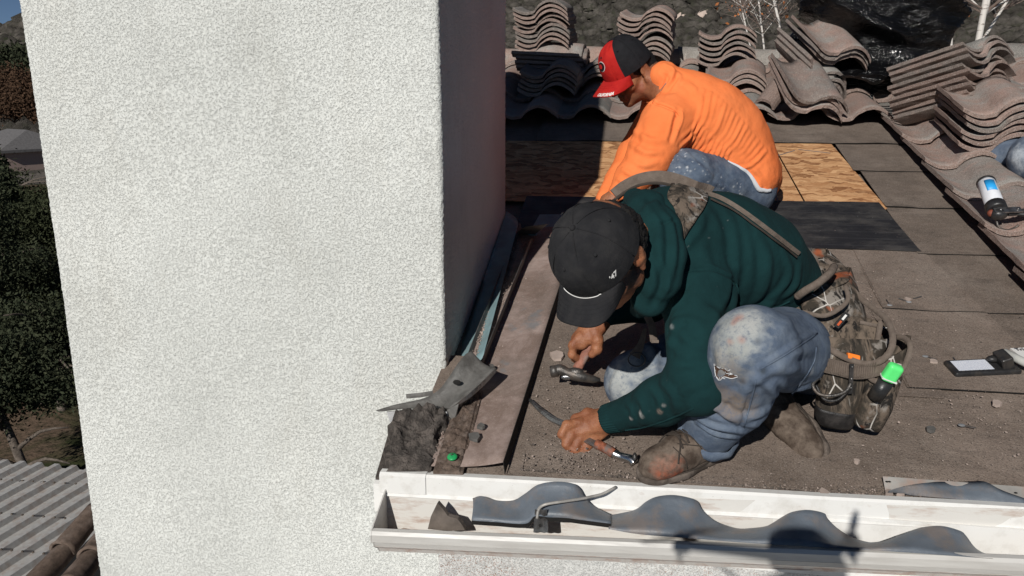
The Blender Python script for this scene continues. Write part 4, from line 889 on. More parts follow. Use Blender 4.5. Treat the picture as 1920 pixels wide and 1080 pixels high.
# ================================================================ ORGANIC MODELLING
class SDF:
    def __init__(s,lo,hi,h):
        s.lo=np.array(lo,float); s.h=h; s.n=np.ceil((np.array(hi)-s.lo)/h).astype(int)+1; s.D=np.full(s.n,.08,np.float32)
    def reg(s,lo,hi):
        a=np.maximum(0,np.floor((lo-s.lo)/s.h).astype(int)); b=np.minimum(s.n,np.ceil((hi-s.lo)/s.h).astype(int)+1)
        if np.any(b<=a): return None,None
        g=np.stack(np.meshgrid(*[s.lo[i]+np.arange(a[i],b[i])*s.h for i in range(3)],indexing='ij'),-1).astype(np.float32)
        return tuple(slice(a[i],b[i]) for i in range(3)),g
    def comb(s,sl,d,k,op):
        A_=s.D[sl]
        if op=='add':
            hh=np.clip(.5+.5*(A_-d)/k,0,1); s.D[sl]=A_*(1-hh)+d*hh-k*hh*(1-hh)
        else:
            d=-d; hh=np.clip(.5-.5*(A_-d)/k,0,1); s.D[sl]=A_*(1-hh)+d*hh+k*hh*(1-hh)
    def cone(s,a,b,ra,rb,k=.02,flat=None,op='add'):
        a=np.array(a,float);b=np.array(b,float); R_=max(ra,rb)*1.5+k+.02
        sl,g=s.reg(np.minimum(a,b)-R_,np.maximum(a,b)+R_)
        if sl is None: return
        v=b-a; t=np.clip(((g-a)@v)/(v@v+1e-12),0,1); q=g-(a+t[...,None]*v); r=ra+(rb-ra)*t
        if flat is not None:
            ax=nrm(flat[0]); q=q+ax*((q@ax)*(1/flat[1]-1))[...,None]
        s.comb(sl,(np.linalg.norm(q,axis=-1)-r).astype(np.float32),k,op)
    def chain(s,P,r,k=.02,flat=None):
        for i in range(len(P)-1): s.cone(P[i],P[i+1],r[i],r[i+1],k,flat)
    def ell(s,c,r,ax=None,k=.02,op='add'):
        c=np.array(c,float); r=np.array(r,float)*np.ones(3); R_=r.max()*1.2+k+.02
        sl,g=s.reg(c-R_,c+R_)
        if sl is None: return
        q=g-c
        if ax is not None: q=q@np.array(ax).T
        k0=np.linalg.norm(q/r,axis=-1); k1=np.linalg.norm(q/(r*r),axis=-1)+1e-9
        s.comb(sl,(k0*(k0-1)/k1).astype(np.float32),k,op)
    def cut(s,p,n,rad=9.):
        n=nrm(n); g=np.stack(np.meshgrid(*[s.lo[i]+np.arange(s.n[i])*s.h for i in range(3)],indexing='ij'),-1).astype(np.float32)
        d=((g-np.array(p))@n).astype(np.float32)
        if rad<5: d=np.minimum(d,(rad-np.linalg.norm(g-np.array(p),axis=-1)).astype(np.float32))
        s.D=np.maximum(s.D,d)
    def mesh(s):
        D=s.D; ins=D<0; nx,ny,nz=D.shape
        c=np.zeros((nx-1,ny-1,nz-1),np.int8)
        for dx in(0,1):
            for dy in(0,1):
                for dz in(0,1): c+=ins[dx:nx-1+dx,dy:ny-1+dy,dz:nz-1+dz]
        act=np.argwhere((c>0)&(c<8)); ids=-np.ones(c.shape,np.int64); ids[tuple(act.T)]=np.arange(len(act))
        cor=[(a,b,d) for a in(0,1) for b in(0,1) for d in(0,1)]; val={q:D[act[:,0]+q[0],act[:,1]+q[1],act[:,2]+q[2]] for q in cor}
        S=np.zeros((len(act),3)); N=np.zeros(len(act))
        for q in cor:
            for ax in range(3):
                if q[ax]==0:
                    q2=tuple(1 if i==ax else q[i] for i in range(3)); a=val[q];b=val[q2]; m=(a<0)!=(b<0); t=np.where(m,a/(a-b+1e-12),0)
                    p=np.array(q,float)[None]+np.zeros((len(act),3)); p[:,ax]+=t; S[m]+=p[m]; N[m]+=1
        V=s.lo+(act+S/N[:,None])*s.h; Fs=[]
        for ax in range(3):
            o1,o2=[i for i in range(3) if i!=ax]
            a=ins.take(range(0,D.shape[ax]-1),ax); b=ins.take(range(1,D.shape[ax]),ax); e=np.argwhere(a!=b)
            e=e[(e[:,o1]>0)&(e[:,o2]>0)&(e[:,o1]<D.shape[o1]-1)&(e[:,o2]<D.shape[o2]-1)]
            def idc(d1,d2):
                q=e.copy(); q[:,o1]-=d1; q[:,o2]-=d2; return ids[tuple(q.T)]
            qd=np.stack([idc(1,1),idc(0,1),idc(0,0),idc(1,0)],-1); fl=a[tuple(e.T)]
            if ax==1: fl=~fl
            qd[~fl]=qd[~fl][:,::-1]; Fs.append(qd)
        return V,np.vstack(Fs)
def smooth_(V,F,it=2,lam=.5):
    E=np.vstack([F[:,[0,1]],F[:,[1,2]],F[:,[2,3]],F[:,[3,0]]]); n=len(V)
    dg=np.bincount(E.ravel(),minlength=n)[:,None]+1e-9
    for _ in range(it):
        S=np.stack([np.bincount(E[:,0],V[E[:,1],k],n)+np.bincount(E[:,1],V[E[:,0],k],n) for k in range(3)],-1); V=V+(S/dg-V)*lam
    return V
def vnorm(V,F):
    a=V[F[:,2]]-V[F[:,0]]; b=V[F[:,3]]-V[F[:,1]]; n=np.cross(a,b); N=np.zeros_like(V)
    for k in range(4):
        for d in range(3): N[:,d]+=np.bincount(F[:,k],n[:,d],len(V))
    return N/(np.linalg.norm(N,axis=1)[:,None]+1e-12)
class Skin:
    """a meshed body or garment that can still be creased, stained and painted with shade before it is linked"""
    def __init__(s,sdf,it=2):
        s.V,s.F=sdf.mesh(); s.V=smooth_(s.V,s.F,it); s.N=vnorm(s.V,s.F); s.st=np.zeros((len(s.V),4)); s.rebvh()
    def rebvh(s): s.T=BVHTree.FromPolygons(s.V.tolist(),s.F.tolist())
    def hit(s,px,py,off=0.):
        d=Vector(nrm(ray(px,py))); h=s.T.ray_cast(Vector(CAM),d)
        if h[0] is None: return None
        n=np.array(h[1]); n=n if np.dot(n,np.array(d))<0 else -n
        return np.array(h[0])+n*off
    def near(s,p,off=0.):
        h=s.T.find_nearest(Vector(p)); return np.array(h[0])+np.array(h[1])*off
    def noise(s,sc_,amp,o=3,seed=0,st=(1,1,1),ridged=False):
        f=fbm(s.V*np.array(st),sc_,o,seed); f=(.6-np.abs(f)) if ridged else f; s.V=s.V+s.N*(f*amp)[:,None]
    def fold(s,lines):
        """each line: (list of photo points, amplitude, width); the points are cast on to the cloth and a crease is raised along them"""
        dis=np.zeros(len(s.V))
        for pts,amp,wd in lines:
            Q=[s.hit(*p) for p in spl(np.array([(a,b,0) for a,b in pts]),14)[:,:2]]; Q=[q for q in Q if q is not None]
            if len(Q)<3: continue
            Q=np.array(Q); lo=Q.min(0)-wd*3; hi=Q.max(0)+wd*3; m=np.where(np.all((s.V>lo)&(s.V<hi),1))[0]; P=s.V[m]; best=np.full(len(m),9.); tt=np.zeros(len(m))
            for i in range(len(Q)-1):
                v=Q[i+1]-Q[i]; L=v@v
                if L<1e-10 or L>.02: continue
                t=np.clip(((P-Q[i])@v)/L,0,1); d=np.linalg.norm(P-(Q[i]+t[:,None]*v),axis=1); u=d<best; best[u]=d[u]; tt[u]=(i+t[u])/(len(Q)-1)
            env=np.sin(math.pi*np.clip(tt*.86+.07,0,1))**.6; x=best/wd
            dis[m]+=amp*env*(np.exp(-x*x)-.45*np.exp(-((x-1.7)/.8)**2))
        s.V=s.V+s.N*dis[:,None]
    def update(s): s.N=vnorm(s.V,s.F); s.rebvh()
    def stain(s,items):
        for px,py,r,col,al in items:
            q=s.hit(px,py)
            if q is None: continue
            d=np.linalg.norm(s.V-q,axis=1); nz=fbm(s.V[d<r*1.6],60,3,int(px)); m=d<r*1.6
            a=np.clip(1.35-(d[m]/r)-.0+nz*.45,0,1)*al; o=s.st[m]; a0=o[:,3]; na=a+a0*(1-a); w_=(a/(na+1e-9))[:,None]
            o[:,:3]=o[:,:3]*(1-w_)+np.array(col)*w_; o[:,3]=na; s.st[m]=o
    def link(s,name,m,parent):
        o=mk(name,s.V,s.F,m,parent,True); at=o.data.color_attributes.new('stain','FLOAT_COLOR','POINT'); at.data.foreach_set('color',s.st.astype(np.float32).ravel()); s.ob=o; s.rebvh(); return o
def cloth(name,c0,c1,nsc=9,weave=700,bd=.0012,rough=.9,worn=None,fuzz=.0,big=.003):
    s=NB(name); c=s.mix(s.ramp(s.noise(nsc,5,.65),.35,.68),c0,c1)
    if worn: c=s.mix(s.math('MULTIPLY',s.ramp(s.noise(worn[1],6,.7),.45,.7),worn[2]),c,worn[0])
    at=s.n('Attribute'); at.attribute_name='stain'; a=s.math('MULTIPLY',at.outputs['Alpha'],s.ramp(s.noise(120,4,.7),.30,.52,.35,1.)); c=s.mix(a,c,at.outputs['Color'])
    b=s.bump(s.noise(26,4,.6),big); b=s.bump(s.noise(weave,2,.6),bd,.8,b)
    kw={'Sheen Weight':fuzz} if fuzz else {}
    return s.done(c,rough,b,0,.2,**kw)
M['green_cloth']=cloth('dark_green_fleece',(.0045,.0235,.0250),(.0070,.037,.039),8,500,.0009,.95,None,.0)
M['orange_cloth']=cloth('fluorescent_orange_knit',(.86,.205,.058),(.91,.245,.078),6,500,.0008,.9,None,.0)
M['denim']=cloth('faded_blue_denim',(.085,.115,.168),(.135,.172,.232),30,500,.0022,.92,((.26,.30,.34),26,.35))
M['denim_dark']=cloth('dark_blue_denim',(.060,.085,.13),(.12,.155,.21),30,600,.0012,.92,((.24,.27,.30),14,.45))
M['white_cloth']=cloth('white_undershirt_cotton',(.62,.64,.66),(.72,.73,.74))
M['strap']=cloth('brown_grey_webbing',(.125,.098,.080),(.18,.145,.12),60,420,.0016,.9)
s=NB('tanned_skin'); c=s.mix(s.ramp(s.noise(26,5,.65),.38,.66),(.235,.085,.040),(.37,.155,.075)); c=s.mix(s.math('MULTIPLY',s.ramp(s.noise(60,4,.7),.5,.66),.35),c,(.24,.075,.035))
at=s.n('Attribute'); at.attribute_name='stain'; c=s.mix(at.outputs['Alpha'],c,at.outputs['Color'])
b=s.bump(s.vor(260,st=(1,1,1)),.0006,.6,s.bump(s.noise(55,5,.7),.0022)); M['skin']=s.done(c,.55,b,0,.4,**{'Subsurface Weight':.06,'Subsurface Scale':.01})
s=NB('short_black_hair'); M['hair']=s.done(s.mix(s.noise(300,2),(.004,.004,.004),(.022,.019,.017)),.6,s.bump(s.noise(380,2,.7),.004),0,.3)
M['cap_black']=cloth('charcoal_cap_cloth',(.015,.015,.017),(.024,.024,.026),14,800,.0008,.9,((.05,.047,.045),25,.35))
M['cap_dark']=cloth('black_mesh_cloth',(.010,.010,.012),(.017,.017,.020),30,500,.0016,.8)
M['cap_red']=cloth('red_cap_cloth',(.40,.012,.012),(.50,.022,.016),20,800,.0006,.85)
M['thread']=simple('white_embroidery',(.78,.77,.74),.8,0,.08)
s=NB('boot_leather'); c=s.mix(s.ramp(s.noise(26,6,.7),.40,.62),(.060,.042,.031),(.165,.128,.10)); at=s.n('Attribute'); at.attribute_name='stain'; c=s.mix(s.math('MULTIPLY',at.outputs['Alpha'],s.ramp(s.noise(70,5,.7),.38,.58,.2,1)),c,at.outputs['Color'])
M['leather']=s.done(c,.8,s.bump(s.noise(60,5,.7),.003),0,.3)
M['sole']=simple('dusty_boot_rubber',(.085,.068,.056),.9,0,.35,40,.002,.2,(.20,.165,.14),20,.6)
M['lace']=simple('dark_brown_lace',(.045,.035,.028),.9,0,.3)
M['black_leather']=simple('black_leather',(.018,.017,.017),.5,0,.35,40,.0014,.5,(.07,.06,.055),20,.4)
s=NB('woodland_camouflage'); c=s.mix(s.ramp(s.noise(16,5,.7,st=(1,1,.5),dist=1.2),.44,.56),(.045,.038,.030),(.155,.12,.092)); c=s.mix(s.ramp(s.noise(11,4,.6,dist=1.),.54,.60),c,(.24,.215,.19)); c=s.mix(s.ramp(s.noise(22,5,.7,st=(1,.6,.4),dist=2.),.54,.60),c,(.020,.018,.016))
c=s.mix(s.math('MULTIPLY',s.ramp(s.noise(9,3,.6),.60,.66),.8),c,(.34,.085,.03)); ln=s.ramp(s.vor(16,'DISTANCE_TO_EDGE','Distance',st=(1,1,.6)),.012,.022,1,0); c=s.mix(s.math('MULTIPLY',ln,s.ramp(s.noise(7,2),.46,.56)),c,(.55,.52,.48))
M['camo']=s.done(c,.85,s.bump(s.noise(500,2),.0008,1,s.bump(s.noise(16,4),.006)),0,.2)
# ---- generic pieces
def headframe(Hc,f,u):
    f=nrm(f); u=np.array(u,float); u=nrm(u-f*np.dot(u,f)); s_=np.cross(f,u)   # s_: the wearer's right
    return lambda a,b,c: Hc+s_*a+f*b+u*c, (s_,f,u)
def camvec(r,u,t): return nrm(RT*r+UP*u-FW*t)      # right, up, towards the viewer
def head_sdf(S,Hc,f,u,k=1.):
    L,ax=headframe(Hc,f,u); E=lambda c,r,kk=.015,op='add': S.ell(L(*[x*k for x in c]),np.array(r)*k,ax,kk,op); C_=lambda a,b,ra,rb,kk=.008: S.cone(L(*[x*k for x in a]),L(*[x*k for x in b]),ra*k,rb*k,kk)
    E((0,-.008,.026),(.071,.086,.076)); E((0,.030,-.035),(.058,.056,.080),.02); E((0,.035,-.082),(.046,.045,.034),.02); E((0,.070,-.100),(.021,.018,.016),.016)
    C_((-.03,.080,.014),(.03,.080,.014),.012,.012)
    for sx in(-1,1):
        E((sx*.031,.098,-.004),(.016,.014,.011),.006,'sub'); E((sx*.031,.080,-.004),(.0125,.0125,.0115),.003); E((sx*.043,.058,-.035),(.022,.022,.020),.016)
        E((sx*.055,.015,-.070),(.012,.022,.020),.015)
    C_((0,.086,.002),(0,.110,-.034),.008,.0125); 
    for sx in(-1,1): E((sx*.012,.098,-.040),(.009,.010,.008),.005)
    C_((-.019,.086,-.062),(.019,.086,-.062),.006,.006,.004); C_((-.016,.084,-.076),(.016,.084,-.076),.007,.007,.004); E((0,.099,-.069),(.024,.008,.0016),.002,'sub')
    for sx in(-1,1):
        E((sx*.078,-.008,-.010),(.009,.020,.033),.008); E((sx*.088,-.002,-.006),(.008,.011,.018),.004,'sub'); E((sx*.081,.004,-.038),(.006,.008,.009),.004)
def cap(parent,Hc,f,u,W,Lg,H,front_mat,back_mat,brim_mat,fr=0.,bl=.072,bw=.088,droop=.030,dh=0.,phi_split=52,logo=None,brimtext=None):
    f=nrm(f); u=np.array(u,float); u=nrm(u-f*np.dot(u,f)); s_=np.cross(f,u)
    def P(phi,t,off=0.):   # t: 0 base, 1 top
        a=t*math.pi/2; pr=math.cos(a)**.72; hz=math.sin(a)**.95
        st=1+.05*math.cos(phi)*math.sin(a*2)*1.3; seam=min(abs(((phi+math.pi/6*1)%(math.pi/3))-0),abs(((phi+math.pi/6)%(math.pi/3))-math.pi/3)); g_=-.0018*math.exp(-(seam/.035)**2)*(1 if t<.97 else 0)
        r=1+(off+g_)/.09
        return Hc+(f*Lg*math.cos(phi)*st+s_*W*math.sin(phi))*pr*r+u*(H*hz+off*math.sin(a))
    ph=np.linspace(-math.pi,math.pi,97)[:-1]; ts=np.linspace(0,.995,30); n=len(ph)
    rings=[np.array([P(p,t)+u*.004*fbm(np.array([[math.cos(p)*2,math.sin(p)*2,t*3]]),1.3,2,3)[0]*t*(1-t)*4 for p in ph]) for t in ts]; V,F=loft(rings,True,False,True)
    fr_=[k for k in range(n) if abs(ph[k])<R(phi_split)]
    fm=[0 if (len(q)==4 and abs(ph[q[0]%n])<R(phi_split)) else 1 for q in F]
    inner=[np.array([P(p,t,-.003) for p in ph]) for t in ts[::-1]]
    mk('crown',V,F,None,parent,True,mats=[front_mat,back_mat],fm=fm)
    V2,F2=loft([np.array([P(p,0) for p in ph]),np.array([P(p,.0,-.0035) for p in ph]),np.array([P(p,.25,-.004) for p in ph])],True,False,False); mk('sweatband',V2,F2,back_mat,parent,True)
    for j in range(6):
        pj=-math.pi/6+j*math.pi/3
        mk('panel_seam',*tube([P(pj,t,.0006) for t in np.linspace(.02,.97,16)],.0011,5),back_mat if abs(pj)>R(phi_split) else front_mat,parent,True)
        pe=j*math.pi/3+math.pi/6*0; c=P(pe,.56,.0012); nn=nrm(c-Hc); V_,F_=ball(c,.0038,10,5,(1,1,1)); V_=c+(V_-c)-nn*np.clip(((V_-c)@nn),None,0)[:,None]*0-nn*((V_-c)@nn)[:,None]*.65
        mk('eyelet',V_,F_,back_mat,parent,True)
    mk('button',*ball(Hc+u*(H+.001),.0062,14,8),back_mat,parent,True)
    am=R(60)
    def B(a,t,off=0.):
        phi=a*am; inn=Hc+f*Lg*math.cos(phi)*1.0+s_*W*math.sin(phi); out=Hc+f*(Lg*math.cos(am)+ (Lg*(1-math.cos(am))+bl)*math.sqrt(max(0,1-abs(a)**2.6)))+s_*bw*math.sin(a*math.pi/2*.98)
        p=inn*(1-t)+out*t; return p-u*(droop*(abs(a)**2)*(.25+.75*t)+dh*t-off)+u*.004
    G=np.array([[B(a,t) for t in np.linspace(0,1,14)] for a in np.linspace(-1,1,41)]); mk('brim',*sheet(G,.0028,u),brim_mat,parent,True)
    for tt in (.30,.45,.60,.75,.88): mk('brim_stitching',*tube([B(a,tt,.0003) for a in np.linspace(-.92,.92,40)],.0005,4),brim_mat,parent)
    return P,B,(s_,f,u)
def finger(S,P,r0,r1,k=.006):
    n=len(P); 
    for i in range(n-1):
        ra=r0+(r1-r0)*i/(n-1); rb=r0+(r1-r0)*(i+1)/(n-1); S.cone(P[i],P[i+1],ra,rb,k)
        if 0<i<n-1: S.ell(P[i],ra*1.08,None,k)
def boot(parent,heel,toe,n,ankle,label_w=.046,laces=True,stains=True,hgt=.10):
    """heel, toe: points on the sole line; n: normal away from the sole"""
    heel=np.array(heel,float);toe=np.array(toe,float); d=nrm(toe-heel); n=nrm(n-d*np.dot(n,d)); w_=np.cross(d,n); L=np.linalg.norm(toe-heel)
    Q=lambda a,b,c=0: heel+d*a*L+n*b+w_*c
    lo=np.minimum(heel,toe)-.14; hi=np.maximum(heel,toe)+.17
    S=SDF(lo,hi,.0032)
    S.cone(Q(.12,.040),Q(.60,.036),.034,.036,.02); S.cone(Q(.60,.034),Q(.90,.028),.037,.033,.02); S.ell(Q(.80,.034),(.048,.041,.030),(d,w_,n),.015); S.cone(Q(.16,.05),Q(.10,.11)*.4+np.array(ankle)*.6,.036,.042,.03); S.cone(Q(.16,.06),Q(.50,.046),.038,.034,.03)
    S.cut(Q(0,.019),-n); S.cut(ankle,(np.array(ankle)-Q(.2,.03)))
    up_=Skin(S,2); up_.noise(22,.0022,3,4); up_.noise(55,.0010,2,8,ridged=True); up_.update()
    if stains: up_.stain([(1262,880,.030,(.30,.075,.035),.75),(1240,870,.022,(.33,.10,.05),.7),(1290,885,.015,(.42,.30,.25),.5),(1255,862,.03,(.25,.20,.16),.5)])
    up_.link('boot_upper',M['leather'],parent)
    S=SDF(lo,hi,.0032); S.cone(Q(.12,.012),Q(.62,.012),.037,.042,.02); S.cone(Q(.62,.012),Q(.90,.012),.042,.040,.02); S.cut(Q(0,.019),n); S.cut(Q(0,.0),-n)
    so_=Skin(S,0); so_.link('boot_sole',M['sole'],parent)
    mk('welt',*tube([Q(.51+.50*math.cos(a)*1.04,.0195,.0+.042*math.sin(a)*(1 if True else 0)) for a in np.linspace(0,6.283,50)],.0022,5),M['lace'],parent,True)
    if laces:
        for k in range(4):
            a0=Q(.62-.085*k,.070+.010*k,-.022); a1=Q(.58-.085*k,.070+.012*k,.022); m_=Q(.60-.085*k,.090+.013*k,0)
            p=[up_.near(x,.003) for x in spl([a0,m_,a1],9)]; mk('lace',*tube(spl(p,20),.0022,6),M['lace'],parent,True)
            p=[up_.near(x,.004) for x in spl([Q(.62-.085*k,.070+.010*k,.022),m_,Q(.56-.085*k,.075+.012*k,-.022)],9)]; mk('lace',*tube(spl(p,20),.0020,6),M['lace'],parent,True)
        for (da,dc) in ((.10,.05),(-.04,.055),(.16,-.035)):
            p=[up_.near(x,.004) for x in spl([Q(.58,.10,0),Q(.58+da*.5,.08,dc*.7),Q(.58+da,.05,dc)],8)]; mk('lace',*tube(spl(p,18),.0019,6),M['lace'],parent,True)
    return up_
# ================================================================ KNEELING WORKER IN GREEN
gw=thing('person','kneeling man in dark green hoodie and faded torn jeans prying at the eave','person',rp(.25,1.95))
Hg=aD(1128,472,1.60); gf=camvec(-.38,-.91,.20); gu=camvec(-.60,.26,.76)
neckg=aY(1236,432,1.80); chestg=aY(1345,480,1.93); waistg=aY(1452,540,2.07); pelg=aY(1500,605,2.14)
shL=aY(1305,548,1.76); elL=aY(1305,718,1.63); wrL=aY(1148,780,1.765)
shR=aY(1195,430,2.02); elR=aY(1215,560,2.08); wrR=aY(1140,585,2.0)
hipL=aY(1515,655,2.06); knL=aY(1412,655,1.60); anL=aY(1326,812,1.735)
hipR=aY(1450,600,2.24); knR=aY(1197,718,1.945); anR=aY(1450,770,1.96)
# body: skin, one continuous mesh with head and hands
S=SDF((-.26,1.50,5.10),(.66,2.42,5.92),.0036)
L_,axg=headframe(Hg,gf,gu)
head_sdf(S,Hg,gf,gu); S.cone(L_(0,-.045,-.05),neckg,.042,.040,.02); 
S.chain([neckg,chestg,waistg,pelg],[.045,.100,.09,.10],.03)
S.chain([neckg,shL,elL,wrL],[.05,.045,.036,.024],.02); S.chain([neckg,shR,elR,wrR],[.05,.045,.034,.026],.02)
S.chain([pelg,hipL,knL,anL],[.09,.08,.055,.038],.03); S.chain([pelg,hipR,knR,anR],[.09,.08,.055,.038],.03); S.cone(anL,anL-A(.05,.03,.05),.036,.03); S.cone(anR,anR+A(.03,-.06,-.02),.034,.03)
# left hand (near), fist over the bar
hb=aY(1108,803,1.775); S.cone(wrL,aY(1122,792,1.772),.026,.028,.012,None); hn=nrm(A(-.1,-.55,.8))
S.cone(aY(1122,788,1.776),aY(1090,800,1.768),.030,.027,.012,(hn,.62)); S.cone(aY(1128,800,1.776),aY(1108,820,1.768),.026,.024,.012,(hn,.62))
for F_ in ([(1088,792,1.764),(1064,797,1.752),(1053,814,1.742),(1062,826,1.742)],[(1093,806,1.762),(1071,815,1.748),(1061,833,1.738),(1070,843,1.738)],[(1102,815,1.762),(1084,828,1.748),(1077,845,1.736),(1087,853,1.737)],[(1114,822,1.764),(1101,836,1.750),(1096,849,1.740),(1105,855,1.740)]): finger(S,[aY(*q) for q in F_],.0122,.0092,.004)
finger(S,[aY(1128,778,1.79),aY(1102,776,1.79),aY(1080,786,1.78),aY(1068,800,1.772)],.0135,.010,.006)
# right hand round the hammer handle
S.cone(wrR,aY(1112,612,1.985),.026,.030,.012); S.cone(aY(1118,608,1.985),aY(1090,636,1.965),.033,.030,.012,(nrm(A(-.3,-.6,.7)),.7))
for F_ in ([(1088,630,1.955),(1074,647,1.945),(1073,665,1.945),(1083,672,1.955)],[(1092,634,1.975),(1080,655,1.975),(1078,672,1.978),(1086,676,1.985)],[(1098,636,1.99),(1088,658,1.998),(1086,674,2.0),(1092,676,2.005)],[(1104,636,2.005),(1096,656,2.015),(1095,670,2.018),(1100,672,2.02)]): finger(S,[aY(*q) for q in F_],.0125,.0098,.004)
finger(S,[aY(1116,618,1.965),aY(1120,638,1.95),aY(1119,655,1.945),aY(1110,664,1.945)],.0145,.0115,.006)
B_=Skin(S,2); B_.noise(38,.0012,3,2); B_.noise(110,.0006,2,5); B_.update(); B_.stain([(1180,530,.035,(.02,.012,.010),.9),(1205,535,.03,(.02,.012,.010),.95),(1200,560,.03,(.02,.012,.010),.95),(1212,515,.02,(.02,.012,.010),.95),(1190,515,.015,(.02,.012,.010),.9),(1190,460,.02,(.02,.015,.012),.6),(1195,490,.012,(.5,.16,.06),.3),(1115,835,.012,(.16,.08,.05),.5),(1062,815,.01,(.20,.08,.04),.4)]); B_.link('body',M['skin'],gw)  # near-black dabs paint the face's shade and sideburn; orange ear dab paints sunlight
# fingernails on the near hand's visible side
# hair: short, on nape and temples under the cap
S=SDF(Hg-.14,Hg+.14,.0035); S.ell(L_(0,-.010,.020),(.078,.092,.080),axg,.01); S.ell(L_(0,-.028,-.015),(.073,.082,.07),axg,.01); S.cut(L_(0,.045,0),gf); S.cut(L_(0,.0,-.052),-gu+gf*.5); S.cut(L_(0,0,.022),gu)
h_=Skin(S,1); h_.noise(90,.0035,2,1); h_.noise(200,.003,1,4); h_.update(); h_.link('hair',M['hair'],gw)
# hoodie
S=SDF((-.24,1.50,5.10),(.66,2.42,5.94),.0040)
S.chain([aY(1262,448,1.85),chestg,aY(1400,500,2.0),waistg,aY(1476,550,2.12)],[.115,.144,.136,.112,.086],.05)
S.cone(aY(1262,448,1.85),shL,.10,.078,.04); S.chain([shL,aY(1315,640,1.675),elL],[.078,.068,.060],.03); S.chain([elL,aY(1240,752,1.69),aY(1165,778,1.755)],[.060,.050,.038],.03); S.ell(elL+A(.012,-.005,-.01),.052,None,.03)
S.cone(aY(1255,440,1.88),shR,.10,.078,.04); S.chain([shR,elR,wrR],[.078,.058,.036],.03)
S.cone(aY(1160,780,1.757),aY(1143,783,1.768),.035,.033,.006)
S.cone(aY(1240,432,1.80),chestg,.075,.12,.04)
g_=Skin(S,2)
# sleeve folds, back folds
fl=[([(1300,560),(1345,600),(1350,650)],.006,.012),([(1258,600),(1290,640),(1330,655)],.005,.011),([(1250,640),(1285,665),(1325,672)],.0045,.010),([(1255,705),(1290,700),(1330,690)],.005,.011),
 ([(1270,740),(1300,720),(1335,712)],.005,.010),([(1240,715),(1262,745),(1268,775)],.006,.010),([(1215,720),(1236,750),(1240,785)],.0055,.009),([(1190,738),(1205,760),(1206,795)],.005,.009),([(1170,748),(1184,770),(1184,800)],.004,.007),
 ([(1270,570),(1262,620),(1250,660)],.005,.012),([(1380,520),(1372,570),(1345,640)],-.010,.012),([(1290,508),(1330,505),(1378,530),(1382,575)],-.005,.005),
 ([(1322,372),(1345,420),(1350,470)],.0045,.014),([(1345,380),(1375,430),(1382,500),(1378,560)],.007,.012),([(1365,395),(1400,440),(1405,510),(1390,575)],.004,.012),([(1420,440),(1440,490),(1430,545),(1395,590)],.006,.013),([(1470,475),(1480,515),(1450,560),(1400,590)],.006,.012),([(1500,500),(1490,540),(1440,575)],.005,.010),
 ([(1280,470),(1310,430),(1322,390)],.005,.010),([(1250,560),(1275,520),(1300,490)],.006,.012),([(1245,590),(1275,560),(1300,545)],.004,.008),([(1320,470),(1330,500),(1360,520)],.004,.012),([(1385,590),(1420,575),(1460,572)],.005,.009),([(1260,620),(1275,600),(1300,600)],.004,.008)]
fl=[(a,b*.85,c*1.1) for a,b,c in fl]; g_.fold(fl); g_.noise(7,.0022,2,3); g_.noise(24,.0010,3,6,ridged=True); g_.update()
g3_=random.Random(21)
g_.stain([(g3_.uniform(1180,1480),g3_.uniform(400,800),g3_.uniform(.001,.002),(.25,.28,.27),.5) for _k in range(24)]+[(1258,612,.006,(.35,.36,.36),.4),(1200,775,.009,(.55,.53,.5),.7),(1182,785,.006,(.5,.45,.42),.6),(1236,772,.008,(.30,.22,.18),.7),(1244,760,.005,(.4,.38,.36),.6),(1452,600,.004,(.5,.5,.5),.7),(1240,620,.004,(.6,.6,.6),.7),(1268,525,.006,(.5,.5,.5),.4)])
hood_ob=g_.link('hoodie',M['green_cloth'],gw)
# hood bunched round the neck
S=SDF((-.16,1.55,5.45),(.30,2.15,5.95),.0038); NV=nrm(CAM-neckg)
S.chain([aY(1192,374,1.84),aY(1214,390,1.77),aY(1230,428,1.71),aY(1238,475,1.66),aY(1234,520,1.64),aY(1216,560,1.645),aY(1198,580,1.68)],[.030,.043,.052,.052,.046,.036,.020],.02,(nrm(A(.2,-.75,.62)),.62))
h2=Skin(S,2); h2.fold([([(1195,372),(1230,405),(1236,450),(1230,510),(1210,560)],.006,.012),([(1228,380),(1258,420),(1264,480),(1250,540)],.006,.009),([(1240,420),(1268,412)],-.003,.004),([(1222,470),(1240,530),(1222,570)],-.006,.008),([(1205,395),(1240,372)],.004,.009)]); h2.noise(14,.0015,2,9); h2.update(); h2.link('hood',M['green_cloth'],gw)
# ribbed cuffs
for (a,b,r0,pp) in ((aY(1162,780,1.757),aY(1136,786,1.770),.0375,0),(wrR+(elR-wrR)*.10,wrR-(elR-wrR)*.06,.032,1)):
    d=nrm(b-a); u=nrm(np.cross(d,A(0,0,1))); v=np.cross(d,u); rings=[]
    for t in np.linspace(0,1,9): rings.append(np.array([a+(b-a)*t+(u*math.cos(q)+v*math.sin(q))*(r0*(1-.10*t)+.0011*math.cos(q*34)) for q in np.linspace(0,6.283,137)[:-1]]))
    mk('sleeve_cuff',*loft(rings,True,False,True),M['green_cloth'],gw,True)
def ring_strip(name,a,b,r0,m,par,amp=0.,n=90): pass
